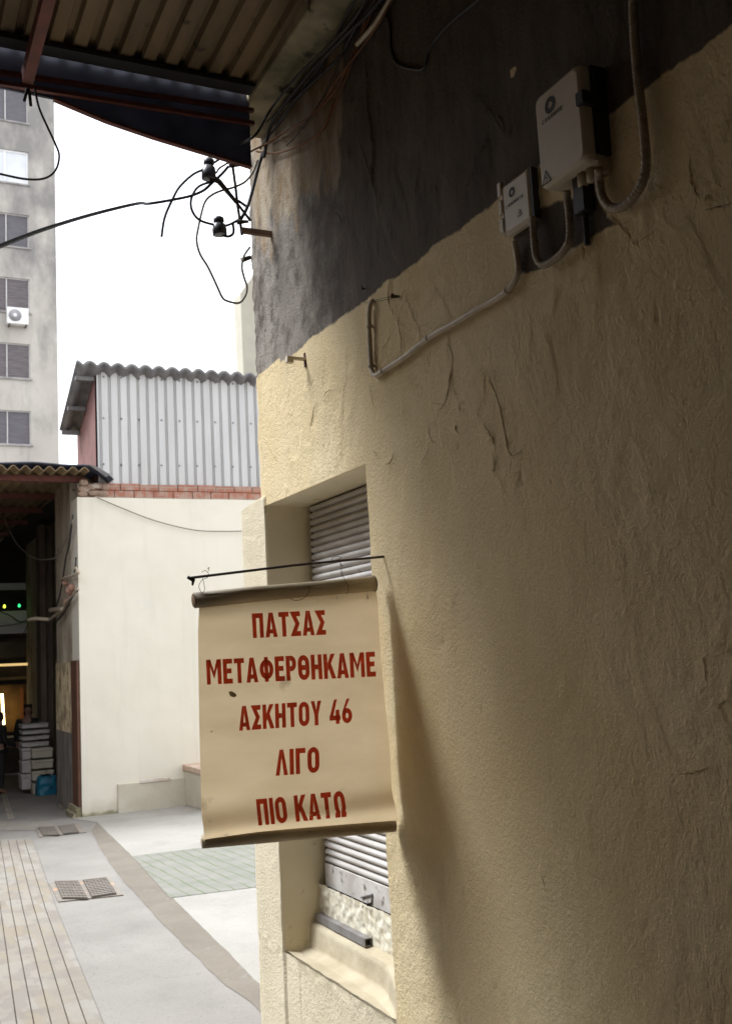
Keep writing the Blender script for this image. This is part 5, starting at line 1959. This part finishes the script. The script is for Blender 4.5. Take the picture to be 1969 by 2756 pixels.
shopbox(-170, 1826, 100, 1833, 'shelf_edge', surf('brass_edge', (0.30, 0.20, 0.06), (0.22, 0.14, 0.04), 0.5, 4), 0.0, 0.02)
shopbox(96, 1700, 122, 2160, 'door_frame', surf('frame_grey', (0.13, 0.105, 0.085), (0.09, 0.07, 0.055), 0.8, 3), 0.0, 0.12)
shopbox(-170, 1984, 55, 2000, 'counter_top', surf('counter_grey', (0.36, 0.33, 0.30), (0.28, 0.26, 0.23), 0.6, 3), -0.1, 0.5)
shopbox(-170, 2001, 52, 2100, 'counter', M_DK, -0.05, 0.4)
# lit back room
a, c = onY(-170, 1985, YX + 1.0), onY(112, 1838, YX + 1.0)
b = MB()
b.box(a.x, c.x, YX + 1.0, YX + 1.05, a.z, c.z)
b.build('lit_room_wall', surf('amber_room', (0.40, 0.20, 0.05), (0.13, 0.06, 0.02), 0.7, 2.5, lo=0.3, hi=0.7), shop)
for (px, w2, cc) in ((84, 6, (0.45, 0.30, 0.08)), (104, 5, (0.40, 0.26, 0.07)), (56, 8, (0.42, 0.15, 0.04))):
    shopbox(px, 1850, px + w2, 1975, 'hanging_strip', surf('strip_%d' % px, cc, None, 0.7, 4), 0.9, 0.03)

M_TUBE = emis('lit_tube', (1.0, 0.84, 0.38), 3.0)


def lamp(a, c, r, label, e=None):
    b = MB()
    b.tube([a, c], r, 10)
    root = thing('fluorescent_lamp', (Vector(a) + Vector(c)) / 2, label, 'lamp', 'fluorescent tubes in the market')
    b.build('tube', e or M_TUBE, root)
    for p, q in ((a, c), (c, a)):
        b = MB()
        d_ = (Vector(p) - Vector(q)).normalized()
        b.tube([Vector(p), Vector(p) + d_ * 0.05], r * 1.2, 8)
        b.build('socket', M_CONC, root)


lamp(onY(6, 1867, YX + 0.6), onY(11, 1950, YX + 0.6), 0.030, 'bright upright fluorescent tube at the left of the amber shop')
lamp(onY(-170, 1797, YX - 0.15), onY(108, 1786, YX - 0.15), 0.030, 'long dim fluorescent tube lying level across the shop front', emis('dim_tube', (0.9, 0.62, 0.25), 0.35))
# coloured fairy bulbs on a cord
root = thing('string_lights', onY(60, 1630, YX - 0.4), 'cord of coloured festoon bulbs, yellow, green and red, under the dark fascia', 'string lights')
b = MB()
b.tube(smooth_path([onY(-150, 1636, YX - 0.4), onY(12, 1633, YX - 0.4), onY(52, 1630, YX - 0.4), onY(89, 1628, YX - 0.4), onY(112, 1620, YX - 0.4)], 5), 0.008, 6)
b.build('cord', M_BLACK, root)
for (px, py, cc) in ((12.5, 1632, (0.55, 0.75, 0.05)), (52.5, 1630, (0.02, 0.45, 0.12)), (89, 1628, (0.8, 0.06, 0.03))):
    p = onY(px, py, YX - 0.42)
    b = MB()
    b.lathe(p + Vector((0, 0, 0.04)), (0, 0, -1), [(0, 0.012), (0.02, 0.024), (0.045, 0.030), (0.07, 0.022), (0.08, 0.008)], 12)
    b.build('bulb', emis('bulb_%d' % int(px), cc, 1.6), root)
cable([onY(-20, 1640, YX - 0.3), onY(25, 1655, YX - 0.3), onY(55, 1673, YX - 0.3), onY(85, 1665, YX - 0.3), onY(120, 1660, YX - 0.5)], 0.012, 'thin cable drooping in front of the pale banner', group='cables by the white wall')
cable([onY(-40, 1690, YX - 0.3), onY(30, 1682, YX - 0.3), onY(75, 1676, YX - 0.3), onY(60, 1712, YX - 0.3)], 0.008, 'finer cable crossing the pale banner under the droop', group='cables by the white wall')

# stacks of foam fish boxes
M_FOAM = surf('white_foam', (0.56, 0.53, 0.52), (0.44, 0.41, 0.40), 0.85, 5, bump=0.3, spots=((0.22, 0.18, 0.16), 4.5, 0.66))
M_FOAMC = surf('cream_foam', (0.58, 0.53, 0.44), (0.50, 0.45, 0.36), 0.85, 4, bump=0.3, spots=((0.25, 0.19, 0.12), 6, 0.68))
YBX = onG(80, 2140).y


def foam(px0, px1, py0, py1, Y, depth, mat, label, grp='foam fish boxes stacked in the passage', lid=True):
    a, c = onY(px0, py1, Y), onY(px1, py0, Y)
    x0, x1, za, zb = a.x, c.x, a.z, c.z
    root = thing('foam_box', ((x0 + x1) / 2, Y + depth / 2, za), label, 'foam box', grp)
    h = zb - za
    lh = h * 0.28
    b = MB()
    b.hexa([(x0 + 0.012, Y + 0.01, za + 0.002), (x1 - 0.012, Y + 0.01, za + 0.002), (x1 - 0.012, Y + depth - 0.01, za + 0.002), (x0 + 0.012, Y + depth - 0.01, za + 0.002),
            (x0 + 0.004, Y + 0.004, zb - lh), (x1 - 0.004, Y + 0.004, zb - lh), (x1 - 0.004, Y + depth, zb - lh), (x0 + 0.004, Y + depth, zb - lh)])
    b.build('tray', mat, root, bevel=0.008)
    b = MB()
    b.box(x0 - 0.004, x1 + 0.004, Y - 0.006, Y + depth + 0.006, zb - lh + 0.003, zb - 0.003)
    b.build('lid', mat, root, bevel=0.008)


ys_ = [1945, 1962, 1978, 1994, 2012]
nm = ['topmost grey-white foam box of the tall stack', 'second foam box from the top of the tall stack', 'third foam box from the top of the tall stack', 'fourth foam box from the top, resting level with the cream box tops']
for i in range(4):
    foam(59 + (i % 2), 132 + (i * 3 % 4), ys_[i], ys_[i + 1] + 0.3, YBX + 0.25, 0.45, M_FOAM, nm[i])
ys2 = [2012, 2046, 2082, 2126]
nm2 = ['stained foam box on the left of the cream boxes, upper of three', 'stained foam box on the left of the cream boxes, middle of three', 'stained foam box at the bottom left of the stack, on the ground']
for i in range(3):
    foam(60 - (i == 2) * 2, 85 + i % 2, ys2[i], ys2[i + 1] + 0.3, YBX + 0.25, 0.4, M_FOAM, nm2[i])
ys3 = [2011, 2042, 2071, 2102]
nm3 = ['cream foam box at the top of the short right-hand pile', 'cream foam box in the middle of the short right-hand pile', 'cream foam box resting on the blue bag']
for i in range(3):
    foam(87, 143 + i, ys3[i], ys3[i + 1] + 0.3, YBX + 0.02, 0.42, M_FOAMC, nm3[i])
foam(88, 144, 2102, 2140, YBX + 0.12, 0.3, M_FOAMC, 'cream foam box on the ground, hidden behind the blue bag')
# blue plastic bag
a, c = onG(83, 2134), onG(142, 2130)
bw, zb5 = c.x - a.x, onY(110, 2088, YBX - 0.2).z
b = MB()


def bagfn(u, v):
    th = 2 * math.pi * u
    k = v
    se = lambda q_: math.copysign(abs(q_) ** 0.55, q_)
    r = (1.0 - 0.10 * k) * (1 + 0.10 * noise.noise((math.cos(th) * 2, math.sin(th) * 2, v * 4)))
    if v > 0.9:
        r *= 1 - (v - 0.9) * 5
    x = a.x + bw / 2 + se(math.cos(th)) * bw / 2 * r
    y = YBX - 0.20 + se(math.sin(th)) * 0.19 * r
    return (x, y, gz(a.y) + 0.004 + (zb5 - gz(a.y)) * k * (1 + 0.18 * noise.noise((x * 8, y * 8, 2)) * k))


b.grid(bagfn, 40, 20)
bag_m = surf('blue_plastic', (0.012, 0.19, 0.30), (0.008, 0.12, 0.21), 0.35, 6, bump=0.8, bsc=14, spots=((0.01, 0.02, 0.05), 7, 0.62), bdist=0.03)
b.build('plastic_bag', bag_m, label='crumpled blue plastic bag on the ground in front of the foam boxes', cat='bag')


# ------------------------------------------------------------------ two people in the passage
def skin_body(name, joints, edges, mat, parent=None, sub=2):
    me_ = bpy.data.meshes.new(name)
    me_.from_pydata([j[0] for j in joints], edges, [])
    o_ = bpy.data.objects.new(name, me_)
    COL.objects.link(o_)
    md = o_.modifiers.new('skin', 'SKIN')
    md.use_smooth_shade = True
    for i, j in enumerate(joints):
        sv = me_.skin_vertices[0].data[i]
        sv.radius = j[1] if isinstance(j[1], tuple) else (j[1], j[1])
        sv.use_root = (i == 0)
    ss = o_.modifiers.new('sub', 'SUBSURF')
    ss.levels = ss.render_levels = sub
    me_.materials.append(mat)
    return attach(o_, parent)


M_SKIN = surf('skin', (0.28, 0.16, 0.11), (0.24, 0.13, 0.09), 0.6, 9, bump=0)
M_COAT = surf('black_jacket', (0.010, 0.009, 0.009), (0.016, 0.014, 0.013), 0.9, 9, bump=0.1)
M_TROU = surf('dark_trousers', (0.015, 0.013, 0.014), (0.022, 0.019, 0.02), 0.9, 9, bump=0.1)
M_HAIR = surf('dark_hair', (0.012, 0.009, 0.007), (0.02, 0.014, 0.01), 0.7, 30, bump=0.1)


def person(base, hgt, turn, label, bend=0.0, arm_fwd=0.25):
    root = thing('person', base, label, 'person', 'people in the dark passage')
    ca, sa = math.cos(turn), math.sin(turn)
    k = hgt / 1.75

    def P(x, y, z):             # x to the person's left, y forward
        y2 = y + bend * max(0, z - 0.95)
        return (base[0] + (x * ca - y2 * sa) * k, base[1] + (x * sa + y2 * ca) * k, base[2] + z * k)
    J = [(P(0, 0, 0.95), (0.13 * k, 0.10 * k)), (P(0, 0, 1.15), (0.125 * k, 0.095 * k)), (P(0, 0.01, 1.36), (0.14 * k, 0.10 * k)), (P(0, 0, 1.47), 0.06 * k), (P(0, 0.01, 1.56), 0.065 * k), (P(0, 0.03, 1.64), 0.088 * k), (P(0, 0.02, 1.71), 0.066 * k)]
    E = [(0, 1), (1, 2), (2, 3), (3, 4), (4, 5), (5, 6)]
    for s_ in (-1, 1):
        i = len(J)
        J += [(P(s_ * 0.19, 0, 1.40), 0.055 * k), (P(s_ * 0.24, 0.02, 1.12), 0.043 * k), (P(s_ * 0.22, arm_fwd, 0.98), 0.033 * k), (P(s_ * 0.21, arm_fwd + 0.08, 0.96), 0.030 * k)]
        E += [(2, i), (i, i + 1), (i + 1, i + 2), (i + 2, i + 3)]
        h = i + 3
        for f_ in range(4):
            m_ = len(J)
            J += [(P(s_ * (0.19 + 0.018 * f_), arm_fwd + 0.14, 0.955), 0.009 * k), (P(s_ * (0.19 + 0.018 * f_), arm_fwd + 0.165 + 0.006 * (f_ in (1, 2)), 0.93), 0.008 * k)]
            E += [(h, m_), (m_, m_ + 1)]
        m_ = len(J)
        J += [(P(s_ * 0.175, arm_fwd + 0.09, 0.945), 0.010 * k), (P(s_ * 0.165, arm_fwd + 0.125, 0.93), 0.009 * k)]
        E += [(h, m_), (m_, m_ + 1)]
        l = len(J)
        J += [(P(s_ * 0.09, 0, 0.86), 0.085 * k), (P(s_ * 0.10, 0.02, 0.49), 0.058 * k), (P(s_ * 0.10, -0.02, 0.09), 0.042 * k), (P(s_ * 0.11, 0.13, 0.035), 0.036 * k)]
        E += [(0, l), (l, l + 1), (l + 1, l + 2), (l + 2, l + 3)]
    body = skin_body('body', J, E, M_SKIN, root)
    JJ = [(J[0][0], (0.155 * k, 0.125 * k)), (J[1][0], (0.15 * k, 0.12 * k)), (J[2][0], (0.165 * k, 0.125 * k)), (P(0, 0, 1.46), 0.075 * k)]
    EE = [(0, 1), (1, 2), (2, 3)]
    for s_ in (-1, 1):
        i = len(JJ)
        JJ += [(P(s_ * 0.20, 0, 1.40), 0.075 * k), (P(s_ * 0.245, 0.02, 1.12), 0.06 * k), (P(s_ * 0.22, arm_fwd, 0.98), 0.045 * k)]
        EE += [(2, i), (i, i + 1), (i + 1, i + 2)]
    skin_body('jacket', JJ, EE, M_COAT, root)
    JJ = [(P(0, 0, 0.95), (0.145 * k, 0.115 * k))]
    EE = []
    for s_ in (-1, 1):
        i = len(JJ)
        JJ += [(P(s_ * 0.09, 0, 0.86), 0.10 * k), (P(s_ * 0.10, 0.02, 0.49), 0.072 * k), (P(s_ * 0.10, -0.01, 0.10), 0.06 * k)]
        EE += [(0, i), (i, i + 1), (i + 1, i + 2)]
    skin_body('trousers', JJ, EE, M_TROU, root)
    skin_body('hair', [(P(0, -0.02, 1.65), 0.090 * k), (P(0, -0.015, 1.71), 0.080 * k), (P(0, -0.035, 1.58), 0.06 * k)], [(0, 1), (0, 2)], M_HAIR, root)
    b = MB()
    for s_ in (-1, 1):
        b.lathe(P(s_ * 0.085, 0.02, 1.63), (s_, 0, 0), [(0, 0.018 * k), (0.012 * k, 0.02 * k), (0.018 * k, 0.012 * k)], 8)
        b.lathe(P(s_ * 0.033, 0.108, 1.655), (0, 1, 0), [(0, 0.009 * k), (0.006 * k, 0.004 * k)], 8)
    b.lathe(P(0, 0.10, 1.625), (0, 1, 0), [(0, 0.016 * k), (0.025 * k, 0.006 * k)], 8)
    b.lathe(P(0, 0.098, 1.585), (0, 1, 0), [(0, 0.022 * k), (0.006 * k, 0.012 * k)], 8)
    b.build('face_features', M_SKIN, root)


yP = YBX + 1.6
pt = onY(76, 1896, yP)
hgt_ = pt.z - gz(yP)
person(Vector((pt.x, yP, gz(yP))), max(1.45, min(hgt_, 1.8)), math.radians(172), 'person in dark clothing standing behind the tall stack of foam boxes', bend=0.06)
yP2 = YBX + 0.9
pt2 = onY(-4, 1915, yP2)
person(Vector((pt2.x, yP2, gz(yP2))), max(1.45, min(pt2.z - gz(yP2), 1.75)), math.radians(-70), 'person in dark coat cut off by the left edge of the view', bend=0.03, arm_fwd=0.3)

# ------------------------------------------------------------------ apartment block far behind
YA = 50.0
ap = thing('apartment_block', (onY(152, 700, YA).x, YA, gz(YA)), 'tall stained grey apartment block with rows of dark windows, far behind the passage', 'building')


def apt_mat():
    t = NT('stained_concrete')
    base = t.ramp(t.noise(0.5, 6), (0.46, 0.425, 0.375), (0.38, 0.35, 0.305), 0.35, 0.65)
    sep = t.n.new('ShaderNodeSeparateXYZ')
    t.l.new(t.co, sep.inputs[0])
    hi = t.math('MULTIPLY', t.math('SUBTRACT', sep.outputs['Z'], 14), 1 / 18)
    st = t.math('ADD', t.noise(0.8, 7, (1, 1, 0.5), 0.6), t.math('MULTIPLY', hi, 0.30))
    base = t.mix(t.ramp(st, (0, 0, 0), (0.9,) * 3, 0.52, 0.78), base, (0.19, 0.18, 0.17))
    run = t.ramp(t.noise(2.2, 5, (1, 1, 0.12), 0.6), (0, 0, 0), (0.6,) * 3, 0.56, 0.72)
    base = t.mix(run, base, (0.22, 0.205, 0.19))
    t.color(base)
    t.b.inputs['Roughness'].default_value = 0.92
    t.bump(t.noise(6, 4), 0.3, 0.03)
    return t.m


M_APT = apt_mat()
xr_ = onY(152, 700, YA).x
ZTOP = 36.0
wins = [(75, 244, 333, 0), (78, 410, 498, 1), (77, 580, 668, 0), (80, 752, 843, 2), (83, 927, 1020, 3), (85, 1107, 1198, 0)]
wz = [(onY(x, t0, YA).z, onY(x, b0, YA).z) for x, t0, b0, _ in wins]
wxr = onY(80, 750, YA).x
wxl = wxr - 3.0
b = MB()
cuts = sorted([z for w2 in wz for z in w2])
zz_ = [gz(YA) - 0.5] + cuts + [ZTOP]
for i in range(len(zz_) - 1):
    if i % 2 == 0:
        b.box(xr_ - 14, xr_, YA, YA + 0.3, zz_[i], zz_[i + 1])
    else:
        b.box(wxr, xr_, YA, YA + 0.3, zz_[i], zz_[i + 1])
        b.box(xr_ - 14, wxl, YA, YA + 0.3, zz_[i], zz_[i + 1])
b.box(xr_ - 14, xr_ - 0.001, YA + 0.30, YA + 10, gz(YA) - 0.5, ZTOP - 0.002)
b.build('wall', M_APT, ap)
M_FRAME = surf('window_frame', (0.52, 0.50, 0.47), (0.42, 0.40, 0.38), 0.6, 4, bump=0)
M_FRAMEW = surf('white_window_frame', (0.74, 0.73, 0.71), (0.66, 0.65, 0.63), 0.6, 4, bump=0)
M_BLIND = surf('grey_blind', (0.115, 0.105, 0.115), (0.09, 0.083, 0.09), 0.7, 2, (1, 1, 4), bump=0.05)
M_BLINDW = surf('pale_blind', (0.62, 0.63, 0.66), (0.55, 0.56, 0.60), 0.5, 2, bump=0.02)
M_LOUV = surf('brown_louvre', (0.16, 0.138, 0.142), (0.115, 0.098, 0.10), 0.75, 2, (1, 1, 5), bump=0.05)
for i, ((zt5, zb6), (x_, _, _, kind_)) in enumerate(zip(wz, wins)):
    zt5, zb6 = max(zt5, zb6), min(zt5, zb6)
    b = MB()
    fw = 0.10 if kind_ == 1 else 0.05
    yf = YA + 0.08
    b.box(wxl, wxl + fw, yf, yf + 0.08, zb6, zt5)
    b.box(wxr - fw, wxr, yf, yf + 0.08, zb6, zt5)
    b.box(wxl + fw, wxr - fw, yf, yf + 0.08, zt5 - fw, zt5)
    b.box(wxl + fw, wxr - fw, yf, yf + 0.08, zb6, zb6 + fw)
    mx = onY(18 if kind_ != 1 else 16, 700, YA).x
    b.box(mx - fw / 2, mx + fw / 2, yf - 0.01, yf + 0.07, zb6 + fw, zt5 - fw)
    win_o = b.build('window', M_FRAMEW if kind_ == 1 else M_FRAME, ap)
    b = MB()
    if kind_ in (2, 3):
        n = 14
        for k in range(n):
            za = zb6 + fw + (zt5 - zb6 - 2 * fw) * k / n
            h = (zt5 - zb6 - 2 * fw) / n
            b.box(wxl + fw, wxr - fw, yf + 0.03 + 0.0, yf + 0.05, za, za + h * 0.55)
            b.box(wxl + fw, wxr - fw, yf + 0.05, yf + 0.065, za + h * 0.55, za + h)
        b.build('louvres', M_LOUV, win_o)
    else:
        b.box(wxl + fw, wxr - fw, yf + 0.04, yf + 0.05, zb6 + fw, zt5 - fw)
        b.build('pane', M_BLINDW if kind_ == 1 else M_BLIND, win_o)
    b = MB()
    b.box(wxl - 0.1, wxr + 0.08, YA - 0.07, YA - 0.002, zb6 - 0.08, zb6 + 0.0)
    b.build('sill', surf('dirty_sill', (0.34, 0.32, 0.30), (0.20, 0.19, 0.18), 0.9, 2), win_o)
# split air-conditioner
a, c = onY(21, 868, YA - 0.5), onY(78, 829, YA - 0.5)
ac = thing('air_conditioner', ((a.x + c.x) / 2, YA, a.z), 'white outdoor air conditioner unit hung under an apartment window', 'air conditioner')
b = MB()
b.box(a.x, c.x, YA - 0.45, YA - 0.08, a.z, c.z)
b.build('casing', M_FRAMEW, ac, bevel=0.02)
b = MB()
cx, cz2 = a.x + (c.x - a.x) * 0.36, (a.z + c.z) / 2
b.tube([(cx, YA - 0.46, cz2), (cx, YA - 0.475, cz2)], min((c.z - a.z) * 0.42, (c.x - a.x) * 0.3), 24)
b.build('fan_grille', surf('fan_grey', (0.22, 0.21, 0.21), (0.3, 0.29, 0.29), 0.7, 3), ac)
b = MB()
b.tube([(cx, YA - 0.476, cz2), (cx, YA - 0.49, cz2)], 0.09, 16)
b.build('fan_hub', M_FRAMEW, ac)
b = MB()
b.beam((a.x + 0.1, YA - 0.45, a.z - 0.04), (a.x + 0.1, YA - 0.002, a.z - 0.04), 0.05, 0.05)
b.beam((c.x - 0.1, YA - 0.45, a.z - 0.04), (c.x - 0.1, YA - 0.002, a.z - 0.04), 0.05, 0.05)
b.build('bracket', M_IRON, ac)

# ------------------------------------------------------------------ unseen walls added left and behind to cut and warm the light
b = MB()
b.box(-3.9, -3.45, -9.5, 4.2, -0.2, 4.6)
b.box(-9.0, -4.3, 4.4, YW - 0.6, -0.8, 6.2)  # out of view, added to block sky from the left and bounce warm light
b.build('left_light_blocker', surf('left_blocker_render', (0.15, 0.09, 0.034), (0.11, 0.066, 0.025), 0.9, 1.5), label='unseen dark walls added along the left of the alley to cut and warm the light', cat='building')
b = MB()
b.box(-3.45, D - 0.02, -9.6, -9.4, -0.2, 4.6)  # out of view, added to limit light from behind
b.build('rear_light_blocker', surf('rear_blocker_render', (0.06, 0.04, 0.02), (0.045, 0.03, 0.016), 0.9, 1.5), label='unseen dark wall added behind the viewpoint to limit light in the covered alley', cat='wall')
b = MB()
b.box(-3.9, -3.4, YW - 0.2, YEND + 2, gz(YW) - 1.0, zr0 + 0.5)  # out of view, added to keep light out of the passage
b.build('passage_light_blocker', surf('passage_blocker_render', (0.07, 0.055, 0.04), (0.05, 0.04, 0.03), 0.9, 1.5), label='unseen dark wall added left of the market passage to keep it dark', cat='wall')
